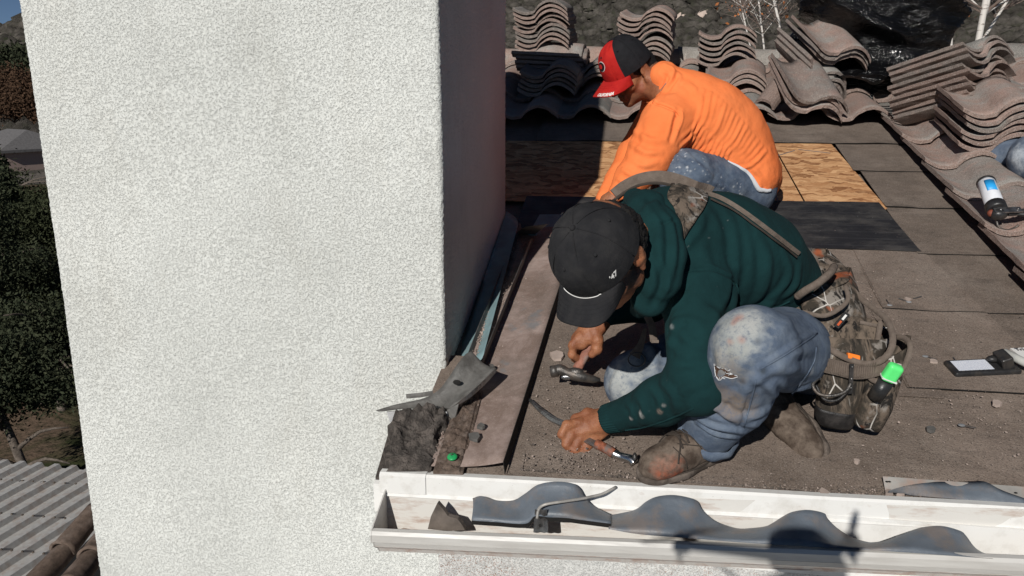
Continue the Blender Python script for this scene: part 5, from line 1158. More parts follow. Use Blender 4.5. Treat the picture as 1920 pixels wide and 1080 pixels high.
# jeans
S=SDF((-.14,1.50,5.08),(.66,2.42,5.66),.0040)
S.chain([pelg,hipL],[.125,.115],.04); S.cone(pelg,hipR,.125,.115,.04); S.chain([hipL,(hipL+knL)/2,knL],[.104,.090,.081],.035); S.chain([knL,(knL+anL)/2+A(.006,0,0),anL+A(.0,0,.012)],[.083,.078,.066],.03)
S.chain([hipR,(hipR+knR)/2,knR],[.112,.095,.080],.035); S.chain([knR,(knR*.4+anR*.6),anR],[.078,.065,.058],.03)
S.cut(anL+A(0,0,-.006),(anL-knL),.10); S.cut(waistg+A(-.02,0,.02),(waistg-pelg),.17)
j_=Skin(S,2)
j_.fold([(a_,b_*1.15,c_*1.1) for a_,b_,c_ in [([(1300,780),(1340,800),(1395,812)],.006,.007),([(1305,792),(1345,815),(1390,822)],.005,.006),([(1322,740),(1350,770),(1400,785),(1440,770)],.006,.010),([(1340,755),(1375,790),(1420,798)],.005,.008),([(1430,700),(1400,730),(1380,780)],.006,.012),([(1425,690),(1470,660),(1530,620)],.0035,.005),([(1430,702),(1480,690),(1530,700)],.005,.012),([(1455,720),(1490,730),(1530,720)],.004,.009),
 ([(1345,650),(1350,690),(1342,730)],.003,.012),([(1415,710),(1460,745)],.005,.008),([(1310,765),(1345,760),(1375,735)],.004,.008),([(1200,640),(1225,660),(1230,700)],.004,.010),([(1170,680),(1150,720),(1150,745)],.003,.010),([(1405,735),(1396,770),(1385,810)],-.003,.003),([(1350,600),(1375,585),(1410,583)],.002,.010),([(1440,640),(1480,600),(1500,585)],.003,.012),([(1450,690),(1490,665),(1530,655)],.004,.010),([(1435,710),(1450,730),(1445,760)],.004,.008)]])
j_.noise(10,.0020,2,5); j_.noise(34,.0010,3,7,ridged=True); j_.update()
pale=(.40,.42,.41)
j_.stain([(1390,612,.055,pale,.85),(1368,650,.05,(.36,.37,.35),.85),(1400,600,.035,(.44,.44,.42),.7),(1360,690,.030,(.30,.25,.20),.6),(1380,760,.04,(.26,.20,.15),.75),(1352,735,.03,(.22,.17,.13),.6),(1382,597,.010,(.40,.22,.18),.8),(1368,640,.009,(.42,.24,.19),.7),(1392,638,.008,(.42,.25,.2),.7),(1375,605,.008,(.38,.22,.18),.7),
 (1185,690,.055,(.42,.44,.43),.85),(1155,720,.045,(.44,.45,.43),.8),(1215,660,.03,(.36,.40,.42),.6),(1430,695,.008,(.04,.05,.06),.7),(1392,716,.008,(.05,.05,.06),.7),(1420,640,.007,(.06,.07,.09),.5),(1520,700,.012,(.48,.50,.52),.5),(1390,700,.02,(.20,.18,.15),.3)])
j_.link('jeans',M['denim'],gw)
# torn knee: ragged hole with frayed white edge and skin-brown patch below
hole=[(1340,682),(1348,690),(1360,692),(1372,700),(1383,706),(1372,709),(1358,706),(1350,712),(1343,704)]
HP=[j_.hit(a,b,.0012) for a,b in hole]
if all(p is not None for p in HP):
    V_=np.array(HP); mk('torn_hole',V_,[tuple(range(len(V_)))],simple('shaded_brown_knee',(.10,.055,.035),.9),gw)
    tw=[]; g2=random.Random(3)
    for k in range(22):
        i=g2.randrange(len(HP)); f=g2.random(); p=V_[i]*(1-f)+V_[(i+1)%len(HP)]*f; q=p+rng.normal(size=3)*.004+nrm(CAM-p)*.003; tw.append(tube([p,(p+q)/2+rng.normal(size=3)*.0015,q],.0007,4))
    mk('frayed_threads',*cat_(tw),M['white_cloth'],gw)
    mk('torn_edge',*tube(spl([p for p in V_[4:]]+[V_[0]],30),.0010,6),M['white_cloth'],gw,True)
# seams on jeans
for pts in ([(1425,692),(1455,675),(1495,650),(1532,625)],[(1418,712),(1408,750),(1395,800)],[(1530,650),(1525,680),(1500,720),(1480,742)]):
    p=[j_.hit(a,b,.0008) for a,b in spl(np.array([(x,y,0) for x,y in pts]),16)[:,:2]]; p=[q for q in p if q is not None]
    if len(p)>4: mk('jean_seam',*tube(p,.0016,6),M['denim'],gw,True)
# rolled cuff
d=nrm(anL-knL); u=nrm(np.cross(d,A(0,1,0))); v=np.cross(d,u); c_=anL+A(0,0,-.004); rings=[]
for t,ro in ((0,.064),(.006,.069),(.014,.071),(.024,.070),(.030,.064)): rings.append(np.array([c_+d*(t-.022)+(u*math.cos(q)+v*math.sin(q))*(ro+.0018*math.sin(q*9+t*90)) for q in np.linspace(0,6.283,61)[:-1]]))
mk('trouser_cuff',*loft(rings,True,False,False),M['denim'],gw,True)
# boots
bl_=boot(gw,rp(.205,1.762,.004),rp(.043,1.648,.004),rn,anL+A(0,0,.005)); 
boot(gw,aY(1462,765,1.955)+A(.0,0,.02),aY(1538,868,1.80)+A(0,0,.012),nrm(A(-.75,-.10,.50)),anR+A(0,0,.02),laces=False,stains=False)
for pts in ([(1262,838),(1285,862),(1290,893)],[(1300,822),(1318,845),(1330,868)],[(1270,832),(1300,835),(1332,838)]):
    q=[bl_.hit(a,b,.0006) for a,b in spl(np.array([(x,y,0) for x,y in pts]),14)[:,:2]]; q=[x for x in q if x is not None]
    if len(q)>4: mk('boot_seam',*tube(q,.0013,5),M['lace'],gw,True)
# cap
gc_=thing('cap','charcoal baseball cap with curved brim and small white side logo on the kneeling man','cap',Hg)
Pc,Bc,ax3=cap(gc_,L_(0,.004,.012),gf,gu,.0885,.100,.102,M['cap_black'],M['cap_black'],M['cap_black'],bl=.058,bw=.066,droop=.028,dh=.014)
mk('brim_cord',*tube([Pc(a,.015,.003) for a in np.linspace(-.55,.50,30)],.0009,6),M['thread'],gc_,True)
sgn=-1 if np.dot(ax3[0],-FW)<0 else 1
ctr=None
# find crown parameters that look at the logo's place
best=(1e9,0,0)
def projpx(p):
    d=np.array(p)-CAM; z=d@FW; return 960+FPX*(d@RT)/z,540-FPX*(d@UP)/z
for a in np.linspace(-math.pi,math.pi,120):
    for t in np.linspace(.03,.5,24):
        p=Pc(a,t,.001); 
        if np.dot(p-Hg,CAM-Hg)<0: continue
        x,y=projpx(p); e=(x-1147)**2+(y-520)**2
        if e<best[0]: best=(e,a,t)
_,la,lt=best
e1=Pc(la+.01,lt)-Pc(la-.01,lt); dirn=1 if np.dot(e1,RT)>0 else -1; kx=.01/np.linalg.norm(Pc(la+.01,lt)-Pc(la,lt)); kt=.01/np.linalg.norm(Pc(la,lt+.01)-Pc(la,lt))
sz=.0155
text_on("\u201947",lambda x,y,z: Pc(la+dirn*kx*(x-.5)*sz,min(lt+kt*(y-.35)*sz,.9),.0010+z*.03),None,None,sz,M['thread'],gc_,'embroidered_logo',italic=True,bold=.02)
# ---- harness: padded suspenders
def strap(name,pts,w_,t_,m,par,off=.004,ob=g_,Yf=None,n=30,alt=None):
    P=[]
    for q in spl(np.array([(a,b,c) for a,b,c in pts]),n):
        h=ob.hit(q[0],q[1],off); 
        p=aY(*q)
        if alt: p=h if h is not None else ob.near(p,off)
        elif h is not None and abs(h[1]-q[2])<.12: p=h
        P.append(p)
    P=np.array(P)
    for _ in range(2): P[1:-1]=(P[:-2]+P[1:-1]*2+P[2:])/4
    return mk(name,*tube(P,0,sq=(w_,t_),up=[nrm(CAM-p) for p in P]),m,par,False)
hs=thing('tool_harness','brown grey padded suspenders running over the green hoodie down to the belt','harness',aY(1290,380,1.95))
strap('shoulder_pad',[(1152,366,1.99),(1172,350,2.0),(1200,337,2.0),(1232,332,2.0),(1262,336,2.0),(1300,350,2.0),(1330,366,1.98)],.032,.006,M['strap'],hs,.006)
strap('pad_binding',[(1150,376,1.97),(1172,360,1.98),(1200,347,1.98),(1236,343,1.98),(1275,352,1.98)],.007,.009,M['lace'],hs,.008)
# wide yoke between the straps
yk=[(1262,345),(1290,352),(1322,366),(1318,395),(1300,425),(1282,450),(1274,448),(1268,420),(1258,395),(1245,375)]
G=[]
for i,v in enumerate(np.linspace(0,1,14)):
    row=[]
    l=spl(np.array([(1262,346,0),(1250,372,0),(1262,392,0),(1270,420,0),(1274,452,0)]),14)[i]; r=spl(np.array([(1325,364,0),(1322,385,0),(1308,410,0),(1292,432,0),(1278,456,0)]),14)[i]
    for u in np.linspace(0,1,7):
        a,b=l[0]*(1-u)+r[0]*u,l[1]*(1-u)+r[1]*u; h=g_.hit(a,b,.007); h2_=h2.hit(a,b,.004)
        if h is None: h=aY(a,b,1.97)
        row.append(h)
    G.append(row)
G=np.array(G)
mk('yoke',*sheet(G,.003,nrm(CAM-G[5,3])),M['camo'],hs,True)
strap('yoke_binding',[(1326,362,1.97),(1322,385,1.95),(1308,412,1.93),(1292,436,1.91),(1277,462,1.88)],.009,.006,M['strap'],hs,.012)
strap('yoke_binding',[(1262,346,1.97),(1251,368,1.95),(1246,378,1.93)],.008,.006,M['strap'],hs,.012)
strap('back_strap',[(1318,364,1.97),(1350,374,1.97),(1385,394,1.98),(1420,419,2.0),(1458,448,2.03),(1495,476,2.06)],.010,.003,M['strap'],hs,.005,alt=True)
strap('back_strap',[(1330,376,1.97),(1375,398,1.98),(1410,423,2.0),(1450,452,2.02),(1490,482,2.05)],.004,.003,M['lace'],hs,.006,alt=True)
for nm,pp in (('sleeve_seam',[(1283,512,1.8),(1305,507,1.8),(1335,508,1.8),(1362,517,1.8),(1380,532,1.8),(1384,560,1.8)]),('side_seam',[(1385,590,1.9),(1420,575,1.9),(1455,575,1.9),(1480,565,1.9)]),('sleeve_seam',[(1300,765,1.7),(1260,783,1.7),(1210,800,1.7),(1172,806,1.7)])): strap(nm,pp,.0035,.0015,M['green_cloth'],gw,.0008,alt=True)
mk('buckle',*ball(aY(1413,390,2.09),.008,10,6,(1.3,1,.8)),M['black_leather'],hs,True); mk('buckle',*tube(spl([aY(1395,392,2.05),aY(1408,385,2.06),aY(1420,392,2.06)],8),.003,6),M['dark_steel'],hs,True)
mk('belt_clip',*box(aY(1505,468,2.12),RT,UP,FW,.045,.010,.008),M['black_leather'],hs); mk('belt_clip',*box(aY(1510,475,2.10),RT,UP,FW,.03,.006,.008),M['dark_steel'],hs)
mk('hanging_strap',*tube(spl([aY(1212,590,1.80),aY(1222,612,1.80),aY(1226,640,1.80)],10),0,sq=(.017,.003),up=nrm(CAM-aY(1220,610,1.8))),M['strap'],hs)
mk('hanging_strap',*tube(spl([aY(1210,615,1.86),aY(1202,645,1.87),aY(1190,668,1.88)],10),0,sq=([.008,.016,.028],.003),up=nrm(CAM-aY(1200,645,1.87))),M['strap'],hs)
mk('d_ring',*tube([aY(1194+16*math.cos(a),674+13*math.sin(a),1.865) for a in np.linspace(0,6.283,26)],.0016,6,False),M['dark_steel'],hs,True)
mk('strap_end',*box(aY(1228,640,1.795),RT,UP,FW,.017,.007,.005),M['strap'],hs)
# ================================================================ TOOL POUCH
tp=thing('tool_pouch','bulky camouflage tool pouch on webbing belt hanging at the kneeling man hip','tool pouch',aY(1600,800,1.82))
def ering(l,r,Y,dep,bulge=.6,n=40,tw=0.):
    pl_,pr_=aY(l[0],l[1],Y),aY(r[0],r[1],Y+tw); c=(pl_+pr_)/2; hx_=(pr_-pl_)/2; dy=A(.25*dep,dep,.10*dep)*.5; c=c+dy
    return np.array([c+hx_*math.copysign(abs(math.cos(a))**bulge,math.cos(a))+dy*math.copysign(abs(math.sin(a))**bulge,math.sin(a)) for a in np.linspace(0,6.283,n+1)[:-1]])
def lerprings(R_,n):
    out=[]; k=len(R_)
    for t in np.linspace(0,k-1-1e-9,n): i=int(t); f=t-i; out.append(R_[i]*(1-f)+R_[i+1]*f)
    return out
def pouch(name,R_,m,n=22,amp=.004,bottom=True,seed=1,thick=.004):
    rg_=lerprings(R_,n); V,F=loft(rg_,True,False,bottom); V=V+(fbm(V,16,3,seed)*amp)[:,None]*nrm(A(.3,-1,.2)); V[:,]+=0
    o=mk(name,V,F,m,tp,True); sm=o.modifiers.new('s','SOLIDIFY'); sm.thickness=thick; sm.offset=-1; return o
pouch('main_pocket',[ering((1536,632),(1672,640),1.815,.13,tw=.04),ering((1540,680),(1645,694),1.80,.12),ering((1534,735),(1618,755),1.80,.10),ering((1531,768),(1606,784),1.805,.08)],M['camo'],24)
pouch('leather_bottom',[ering((1530,766),(1608,780),1.802,.085),ering((1529,785),(1603,797),1.808,.08),ering((1536,797),(1596,806),1.815,.06)],M['black_leather'],8,.001)
pouch('side_pocket',[ering((1626,692),(1708,650),1.79,.09,tw=.03),ering((1620,735),(1694,705),1.785,.08,tw=.02),ering((1610,775),(1672,775),1.79,.06),ering((1603,796),(1652,811),1.80,.045)],M['camo'],22,.003,True,5)
pouch('upper_pocket',[ering((1497,566),(1592,520),1.93,.11,tw=.06),ering((1505,590),(1605,560),1.89,.11,tw=.06),ering((1520,625),(1620,610),1.86,.11,tw=.04),ering((1538,650),(1632,650),1.85,.10,tw=.03)],M['camo'],22,.004,True,9)
pouch('inner_pocket',[ering((1612,604),(1648,612),1.90,.04),ering((1604,640),(1648,650),1.87,.04),ering((1598,672),(1645,684),1.85,.035)],M['camo'],14,.002,True,13)
pouch('belt_sleeve',[ering((1508,486),(1548,486),2.09,.10),ering((1502,525),(1572,512),2.03,.12),ering((1498,560),(1590,530),1.96,.12)],M['camo'],14,.004,True,17)
def pstrap(name,pts,w_,t_,m,n=50,r=None,par=tp):
    P=spl([aY(*q) for q in pts],n)
    if r: return mk(name,*tube(P,r,8),m,par,True)
    return mk(name,*tube(P,0,sq=(w_,t_),up=[nrm(CAM-p) for p in P]),m,par,True)
pstrap('rim_binding',[(1493,578,1.87),(1515,612,1.845),(1545,645,1.82),(1580,668,1.80),(1620,682,1.79),(1648,678,1.79),(1668,660,1.80),(1674,632,1.82),(1664,602,1.87),(1640,580,1.92),(1612,558,1.97),(1588,530,2.01),(1570,508,2.05),(1548,488,2.08)],.014,.006,M['strap'],90)
pstrap('rim_binding',[(1505,585,1.865),(1545,592,1.86),(1575,578,1.87),(1590,560,1.89),(1585,535,1.92)],.010,.005,M['strap'],40)
pstrap('rim_binding',[(1624,694,1.787),(1636,712,1.782),(1662,716,1.78),(1688,700,1.785),(1702,672,1.80),(1707,648,1.81),(1696,634,1.84),(1682,632,1.86)],.012,.006,M['strap'],50)
pstrap('rim_binding',[(1612,604,1.895),(1630,608,1.895),(1648,612,1.895)],.009,.004,M['strap'],12)
pstrap('webbing_belt',[(1538,682,1.795),(1570,690,1.79),(1605,697,1.785),(1640,692,1.785),(1660,680,1.80)],.034,.004,M['strap'],50)
for k in range(26):
    f=k/25; q=spl([aY(1541,681,1.79),aY(1570,688,1.784),aY(1605,695,1.779),aY(1640,690,1.78)],26)[k]; mk('webbing_rib',*tube([q-A(0,.003,-.015),q-A(0,.003,.015)],.0011,4),M['strap'],tp)
pstrap('carry_handle',[(1494,557,1.90),(1510,545,1.885),(1535,530,1.885),(1556,512,1.91),(1564,500,1.95)],0,0,M['strap'],24,.0095)
pstrap('belt_edge',[(1514,470,2.10),(1530,488,2.07),(1528,510,2.03),(1512,540,1.98),(1496,560,1.93)],.012,.005,M['strap'],40)
for pts in ([(1535,668,1.79),(1535,712,1.785)],[(1597,682,1.775),(1594,738,1.775)]):
    a_,b_=aY(*pts[0]),aY(*pts[1]); mk('leather_tab',*box((a_+b_)/2,RT,nrm(b_-a_),FW,.009,np.linalg.norm(b_-a_),.004),M['black_leather'],tp)
    for f in (.1,.5,.8): mk('rivet',*ball(a_*(1-f)+b_*f-FW*.003,.0026,8,5),M['steel'],tp,True)
pstrap('hammer_loop',[(1534,708,1.78),(1524,722,1.765),(1535,738,1.755),(1560,742,1.75),(1585,734,1.755),(1596,718,1.765)],0,0,M['dark_steel'],30,.0038)
pstrap('hammer_loop',[(1530,722,1.775),(1545,748,1.76),(1570,750,1.757),(1594,728,1.765)],0,0,M['black_leather'],30,.0032)
pstrap('inner_strap',[(1600,552,1.96),(1596,580,1.93),(1592,600,1.92)],.008,.003,M['strap'],12)
pstrap('inner_strap',[(1652,600,1.89),(1645,640,1.86),(1640,672,1.84)],.012,.003,M['strap'],16)
# woven patch with a small logo
a_,b_=aY(1568,612,1.845),aY(1588,588,1.845); dx=nrm(b_-a_); dy_=nrm(np.cross(dx,FW)); mk('logo_patch',*box((a_+b_)/2,dx,dy_,FW,.040,.014,.003),M['black_leather'],tp)
mk('logo_print',*box((a_+b_)/2-FW*.0022+dx*.008,dx,dy_,FW,.014,.005,.001),M['thread'],tp); mk('logo_print',*box((a_+b_)/2-FW*.0022-dx*.009,dx,dy_,FW,.013,.005,.001),simple('orange_red_print',(.55,.10,.03),.7),tp)
pl1=aY(1600,669,1.80); o=mk('orange_handle',*box(pl1,nrm(RT-UP*.25),UP,FW,.028,.013,.012),simple('orange_tool_plastic',(.95,.22,.02),.5,0,.05),None); bevel(o,.002); tag(o,'small orange tool handle peeking over the rim of the main pouch','hand tool')
# chalk line / marker in the side pocket: bright green rounded cap on a black body
mt=thing('green_marker','bright green rounded cap of a tool sticking out of the side pouch','hand tool',aY(1670,715,1.80))
a_,b_=aY(1662,714,1.775),aY(1683,684,1.765); d=nrm(b_-a_); 
u=nrm(np.cross(d,FW)); v=np.cross(d,u)
bevel(mk('green_cap',*box((a_+b_)/2,d,u,v,np.linalg.norm(b_-a_),.034,.024),simple('bright_green_plastic',(.12,.86,.22),.45,0,.03,20,0),mt),.009,5)
mk('black_body',*tube([a_-d*.05,a_-d*.002],.0175,16),M['black_plastic'],mt,True); mk('white_band',*box(a_+d*.008,d,u,v,.003,.0345,.0245),M['thread'],mt)
# ================================================================ HAMMER AND PRY BAR
hm=thing('hammer','worn claw hammer with red stained handle held in the far hand','hammer',roof(1075,705))
ha,hb_=aY(1107,648,1.965),aY(1082,692,1.948); rings=[]; d=nrm(hb_-ha); u=nrm(np.cross(d,FW)); v=np.cross(d,u)
for t in np.linspace(-1.2,1,20): rings.append(np.array([ha+(hb_-ha)*t+u*math.cos(q)*(.0135-.002*math.sin(t*3))+v*math.sin(q)*.011 for q in np.linspace(0,6.283,21)[:-1]]))
mk('handle',*loft(rings),M['wood_red'],hm,True)
HP=[(1036,697,1.945),(1050,693,1.945),(1062,698,1.942),(1078,703,1.938),(1095,707,1.938),(1112,711,1.945),(1124,712,1.955)]
mk('hammer_head',*tube(spl([aY(*q) for q in HP],40),[.0135,.0145,.0125,.0150,.013,.010,.005],14),M['dark_steel'],hm,True)
mk('face',*tube([aY(1033,697,1.945),aY(1046,695,1.945)],.0155,18),M['dark_steel'],hm,True)
mk('neck_wedge',*ball(aY(1080,698,1.94),.017,12,8,(1.2,.8,.8)),M['dark_steel'],hm,True)
mk('cheek_plate',*ball(aY(1062,708,1.930),.011,14,6,(1.35,.3,.6)),M['steel'],hm,True)
pb=thing('pry_bar','flat steel pry bar with orange paint gripped in the near hand','pry bar',roof(1100,820))
mk('bar',*tube(spl([roof(994,750,.012),roof(1010,766,.020),roof(1035,785,.030),roof(1060,797,.034),aY(1090,820,1.757),aY(1128,838,1.72),aY(1150,848,1.712)],50),0,sq=([.008,.014,.016,.016,.018],.006),up=nrm(A(-.3,-.5,1))),M['steel'],pb)
mk('painted_grip',*tube(spl([aY(1118,832,1.726),aY(1138,842,1.712),aY(1150,850,1.706)],12),.0115,10),simple('worn_orange_paint',(.26,.085,.045),.6,0,.5,90,.001,.3,(.14,.12,.11),50,.9),pb,True)
mk('chrome_end',*tube(spl([aY(1148,849,1.706),aY(1165,856,1.70),aY(1182,861,1.69),aY(1189,868,1.684)],16),[.0095,.0095,.011,.0115],12),simple('bright_chrome',(.55,.55,.55),.22,1.,.1,40,.0003),pb,True)
mk('claw_tip',*ball(aY(1190,858,1.688),.0095,12,8,(.6,1,1.3)),M['dark_steel'],pb,True)
# ================================================================ SQUATTING WORKER IN ORANGE
ow=thing('person','squatting man in bright orange long sleeve shirt leaning over the roof','person',rp(.25,3.05))
Ho=aD(1182,130,2.99); of=camvec(-.74,-.64,.20); ou=camvec(-.47,.74,.42)
Lo,axo=headframe(Ho,of,ou)
no=aY(1252,165,3.12); co=aY(1318,225,3.12); wo_=aY(1372,290,3.2); po=aY(1392,350,3.25)
sL=aY(1250,232,2.99); eL2=aY(1216,300,2.90); wL2=aY(1160,362,2.84); sR=aY(1245,205,3.30); eR2=aY(1190,290,3.36); wR2=aY(1135,372,3.15)
hL=aY(1400,352,3.14); kL=aY(1285,330,2.93); aL_=rp(.28,2.98,.07); hR=aY(1390,350,3.38); kR=aY(1262,300,3.42); aR_=rp(.24,3.38,.07)
S=SDF((-.32,2.70,5.45),(.66,3.62,6.30),.0048)
head_sdf(S,Ho,of,ou,1.0); S.cone(Lo(0,-.045,-.045),no,.056,.06,.03)
S.chain([no,co,wo_,po],[.07,.11,.10,.10],.05); S.chain([no,sL,eL2,wL2],[.05,.045,.036,.026],.02); S.chain([no,sR,eR2,wR2],[.05,.045,.036,.026],.02)
S.chain([po,hL,kL,aL_],[.09,.08,.055,.038],.03); S.chain([po,hR,kR,aR_],[.09,.08,.055,.038],.03)
for (wr,dr_,sx) in ((wL2,nrm(A(-.75,-.15,-.62)),1),(wR2,nrm(A(-.6,-.2,-.75)),-1)):
    sd2=nrm(np.cross(dr_,A(0,0,1)))*sx; S.cone(wr,wr+dr_*.045,.027,.030,.012); S.cone(wr+dr_*.03,wr+dr_*.085,.034,.032,.012,(nrm(np.cross(dr_,sd2)),.6))
    nf=nrm(np.cross(sd2,dr_)); nf=nf if nf[2]>0 else -nf
    for k in range(4):
        b0=wr+dr_*.085+sd2*(.024-.016*k); l_=[.030,.034,.032,.025][k]; finger(S,[b0,b0+dr_*l_+nf*.004,b0+dr_*l_*1.55-nf*.018,b0+dr_*l_*1.5-nf*.036],.011,.0088,.004)
    b0=wr+dr_*.03+sd2*.030; finger(S,[b0,b0+sd2*.022+dr_*.022,b0+sd2*.028+dr_*.05-nf*.01],.0125,.010,.006)
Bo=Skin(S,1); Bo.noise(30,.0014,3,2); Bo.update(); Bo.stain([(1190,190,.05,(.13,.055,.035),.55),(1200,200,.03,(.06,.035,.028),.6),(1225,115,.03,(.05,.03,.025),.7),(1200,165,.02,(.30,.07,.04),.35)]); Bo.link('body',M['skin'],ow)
S=SDF(Ho-.15,Ho+.15,.0045); S.ell(Lo(0,-.012,.022),(.0745,.090,.078),axo,.01); S.ell(Lo(0,-.035,-.015),(.066,.070,.06),axo,.01); S.cut(Lo(0,.035,0),of); S.cut(Lo(0,0,-.050),-ou+of*.3); S.cut(Lo(0,0,.022),ou)
h_=Skin(S,1); h_.noise(120,.0015,2,1); h_.update(); h_.link('hair',M['hair'],ow)
S=SDF((-.34,2.70,5.45),(.66,3.62,6.22),.0050)
S.chain([aY(1288,195,3.13),co,aY(1350,258,3.16),wo_,aY(1406,332,3.22)],[.118,.150,.158,.152,.122],.05); S.cone(aY(1260,165,3.12),aY(1285,190,3.13),.066,.11,.03); S.cone(aY(1245,145,3.10),aY(1262,168,3.12),.057,.068,.02)
S.cone(aY(1290,205,3.10),sL,.11,.085,.05); S.cone(aY(1350,272,3.09),aY(1408,328,3.12),.095,.104,.05); S.chain([sL,(sL+eL2)/2,eL2],[.094,.086,.078],.03); S.chain([eL2,(eL2+wL2)/2,wL2],[.078,.058,.038],.03)
S.cone(aY(1285,205,3.18),sR,.10,.080,.05); S.chain([sR,eR2,wR2],[.088,.066,.040],.03)
S.cone(Lo(0,-.05,-.04),no,.050,.058,.006,None,'sub')
s_=Skin(S,2); fl=[]
for k in range(15):   # fan of creases from armpit and belly up over the back
    f=k/14; x0=1272+75*f; y0=268+58*f; x1=1318+118*f**.8; y1=168+115*f**1.1; cx=(x0+x1)/2+14; cy_=(y0+y1)/2+6
    fl.append(([(x0,y0),(cx,cy_),(x1,y1)],.0055*(.5+.8*random.random()),.0085))
for k in range(10):
    f=(k+.5)/10; x0=1274+72*f; y0=272+55*f; x1=x0+26; y1=y0-42; fl.append(([(x0,y0),((x0+x1)/2+3,(y0+y1)/2),(x1,y1)],.0055,.006))
fl+=[([(1258,262),(1268,225),(1272,205)],-.010,.010),([(1205,190),(1232,195),(1260,205),(1275,218),(1270,240)],-.006,.006),([(1190,245),(1215,262),(1245,262)],.007,.012),([(1185,270),(1210,285),(1240,285)],.006,.010),([(1178,295),(1205,310),(1230,305)],.005,.010),([(1168,318),(1188,330)],.005,.008),([(1158,335),(1175,345)],.005,.008),
 ([(1245,120),(1262,135),(1250,165),(1225,195)],.007,.009),([(1258,128),(1275,145),(1262,170)],.005,.009),([(1240,135),(1252,150),(1235,175)],-.005,.006),([(1280,150),(1300,165),(1310,185)],.004,.012),([(1410,330),(1425,350),(1415,358)],.006,.008),([(1395,300),(1420,325),(1432,345)],.005,.010),([(1365,320),(1395,340),(1410,352)],.006,.008),([(1215,225),(1208,262),(1195,290)],.005,.014)]
s_.fold(fl); s_.noise(10,.004,3,3); s_.noise(30,.0014,2,7); s_.update(); s_.link('orange_shirt',M['orange_cloth'],ow)
# white undershirt hem
HEM=1
for pp in ([(1203,192,3),(1235,194,3),(1262,204,3),(1276,220,3),(1271,244,3)],): strap('sleeve_seam',pp,.005,.002,M['orange_cloth'],ow,.001,s_,alt=True)
S=SDF((-.10,2.76,5.45),(.66,3.62,6.05),.0048)
S.cone(po,hL,.108,.104,.04); S.cone(po,hR,.108,.104,.04); S.chain([hL,kL,aL_],[.106,.092,.062],.035); S.chain([hR,kR,aR_],[.115,.085,.060],.035); S.cut(wo_+A(0,0,.0),(wo_-po),.15)
j2=Skin(S,2); j2.fold([([(1260,290),(1300,310),(1340,345)],.006,.012),([(1290,350),(1330,370),(1380,378)],.006,.012),([(1270,275),(1300,300),(1335,330)],.005,.010),([(1340,340),(1370,360),(1395,380)],.005,.009)]); j2.noise(14,.003,3,4); j2.update()
g3=random.Random(8); j2.stain([(g3.uniform(1255,1395),0,0,0,0) for _ in range(0)]+[(x,y,g3.uniform(.0015,.0045),(.55,.57,.6),.8) for x,y in [(g3.uniform(1255,1330),g3.uniform(280,360)) for _ in range(60)]]+[(x,y,g3.uniform(.002,.005),(.55,.57,.6),.7) for x,y in [(g3.uniform(1330,1400),g3.uniform(330,385)) for _ in range(30)]])
j2.link('jeans',M['denim_dark'],ow)
P=[]
for px in np.linspace(1346,1446,34):
    best_=None
    for py in np.arange(300,372,1.5):
        h1,h2_=s_.hit(px,py,0),j2.hit(px,py,0)
        if h1 is not None and (h2_ is None or np.linalg.norm(h1-CAM)<np.linalg.norm(h2_-CAM)): best_=h1
    if best_ is not None: P.append(best_+nrm(CAM-best_)*.004-A(0,0,.004))
P=np.array(P)
for _ in range(3): P[1:-1]=(P[:-2]+P[1:-1]*2+P[2:])/4
mk('undershirt_hem',*tube(P,0,sq=([.006,.011,.014,.016,.010],.006),up=[nrm(CAM-p) for p in P]),M['white_cloth'],ow,True)
boot(ow,rp(.32,3.0,.004),rp(.09,2.90,.004),rn,aL_+A(0,0,.02),laces=False,stains=False); boot(ow,rp(.28,3.40,.004),rp(.05,3.34,.004),rn,aR_+A(0,0,.02),laces=False,stains=False)
oc=thing('cap','red fronted cap with black mesh back worn by the man in orange','cap',Ho)
Pc,Bc,ax3=cap(oc,Lo(0,.006,.014),of,ou,.090,.100,.118,M['cap_red'],M['cap_dark'],M['cap_red'],bl=.068,bw=.072,droop=.024,dh=.018,phi_split=50)
sg=1 if np.dot(Bc(.5,1)-Bc(-.5,1),RT)>0 else -1
n_ch=len('CALIFORNIA'); sz2=.0170
# the lettering is stitched along the near half of the brim's edge; find which side faces us
side=1 if np.dot(Bc(.8,.5),-FW)>np.dot(Bc(-.8,.5),-FW) else -1
wtot=6.9
def onbrim(x,y,z):
    a=side*(-.02+ (x/wtot)*.88); t=.80-(1-y)*.0
    return Bc(a,.985-.17*(1-y/.72*1.0) if False else (.97-.20*(1-(y/.72))*0-.20*(y/.72)) ,.0006+z*.03)
# letters run from the tip towards the wearer's near side, feet to the brim's edge
text_on('CALIFORNIA',onbrim,None,None,1,M['thread'],oc,'embroidered_lettering',bold=.03)
for r0,mm,off in ((.026,M['thread'],.0010),(.0225,M['cap_dark'],.0022),(.012,M['cap_red'],.0034)):
    V_=[];c0=None
    for k in range(24):
        q=2*math.pi*k/24; V_.append(Pc(math.cos(q)*r0/.10,.36+math.sin(q)*r0*.75/.17,off))
    V_=np.array(V_); V_=np.vstack([V_,V_.mean(0)[None]+of*.0006]); mk('front_patch',V_,[(k,(k+1)%24,24) for k in range(24)],mm,oc)
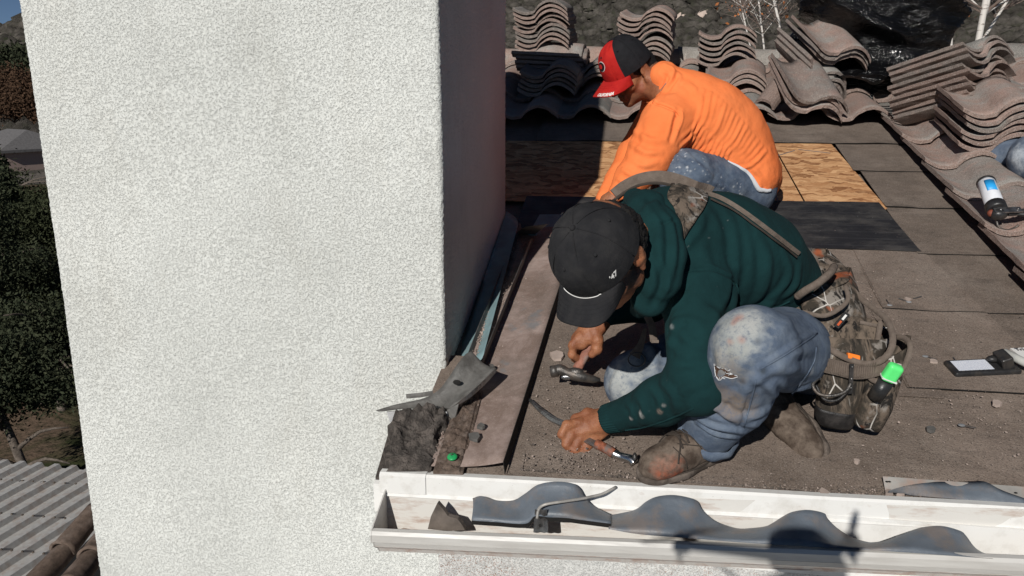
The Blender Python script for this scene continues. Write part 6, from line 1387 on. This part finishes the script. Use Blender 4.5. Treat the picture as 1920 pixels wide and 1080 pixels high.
# ================================================================ THIRD WORKER'S KNEE AT THE RIGHT EDGE
tw_=thing('person','denim knee of a third worker just entering at the right edge','person',rp(1.95,3.30))
kk=aY(1938,298,3.42); hh_=kk+A(.36,.12,-.05); ff=A(kk[0]+.05,kk[1]-.20,rz(kk[1]-.20)+.12); ch=hh_+A(.10,.02,.42)
S=SDF((kk[0]-.2,2.85,5.35),(kk[0]+.9,4.0,6.6),.010); S.chain([kk,hh_],[.05,.08],.03); S.chain([kk,ff],[.05,.04],.03); S.chain([kk+A(0,.25,-.02),hh_],[.05,.08],.03); S.chain([kk+A(0,.25,-.02),ff+A(.02,.25,.06)],[.05,.04],.03); S.chain([hh_,ch],[.10,.11],.05); S.cone(ch,ch+A(.0,-.02,.20),.06,.05)
hc3=ch+A(-.03,-.03,.27); head_sdf(S,hc3,A(-.8,-.3,-.4),A(-.3,-.1,.95)); 
for sy in (-1,1):
    e_=ch+A(-.12,.20*sy,-.15); S.chain([ch+A(0,.14*sy,.06),e_,e_+A(-.18,-.03*sy,-.10)],[.05,.04,.028],.02); w3=e_+A(-.18,-.03*sy,-.10); S.cone(w3,w3+A(-.07,0,-.03),.03,.028,.01)
    for k in range(4): finger(S,[w3+A(-.07,-.03+.018*k,-.03),w3+A(-.105,-.03+.018*k,-.05),w3+A(-.115,-.03+.018*k,-.075)],.0115,.0105,.004)
    finger(S,[w3+A(-.03,-.035*sy,-.02),w3+A(-.07,-.055*sy,-.04)],.0125,.011,.004)
Skin(S,1).link('body',M['skin'],tw_)
S=SDF((kk[0]-.2,2.85,5.35),(kk[0]+.9,4.0,6.0),.007); S.chain([kk,hh_],[.088,.12],.03); S.chain([kk,ff],[.086,.06],.03); S.chain([kk+A(0,.25,-.02),hh_],[.085,.12],.03); S.chain([kk+A(0,.25,-.02),ff+A(.02,.25,.06)],[.085,.06],.03); S.ell(hh_,.14,None,.03)
j3=Skin(S,1); j3.noise(14,.004,3,2); j3.update(); j3.stain([(1908,290,.04,(.50,.54,.58),.8),(1912,310,.03,(.5,.54,.58),.7)]); j3.link('jeans',M['denim'],tw_)
S=SDF((kk[0]-.2,2.85,5.5),(kk[0]+.9,4.0,6.7),.009); S.chain([hh_+A(.01,0,.05),ch],[.135,.15],.05)
for sy in (-1,1):
    e_=ch+A(-.12,.20*sy,-.15); S.chain([ch+A(0,.14*sy,.06),e_,e_+A(-.15,-.025*sy,-.085)],[.08,.06,.042],.03)
Skin(S,1).link('grey_shirt',M['strap'],tw_)
boot(tw_,ff+A(.06,.02,-.11),ff+A(-.14,-.03,-.09),rn,ff,laces=False,stains=False)

# every cloth-like surface carries the attribute for stains and painted shade, empty where there is neither
for o in bpy.data.objects:
    if o.type=='MESH' and 'stain' not in o.data.attributes and any(m_ and m_.use_nodes and any(n_.bl_idname=='ShaderNodeAttribute' for n_ in m_.node_tree.nodes) for m_ in o.data.materials):
        at=o.data.color_attributes.new('stain','FLOAT_COLOR','POINT'); at.data.foreach_set('color',np.zeros(len(o.data.vertices)*4,np.float32))
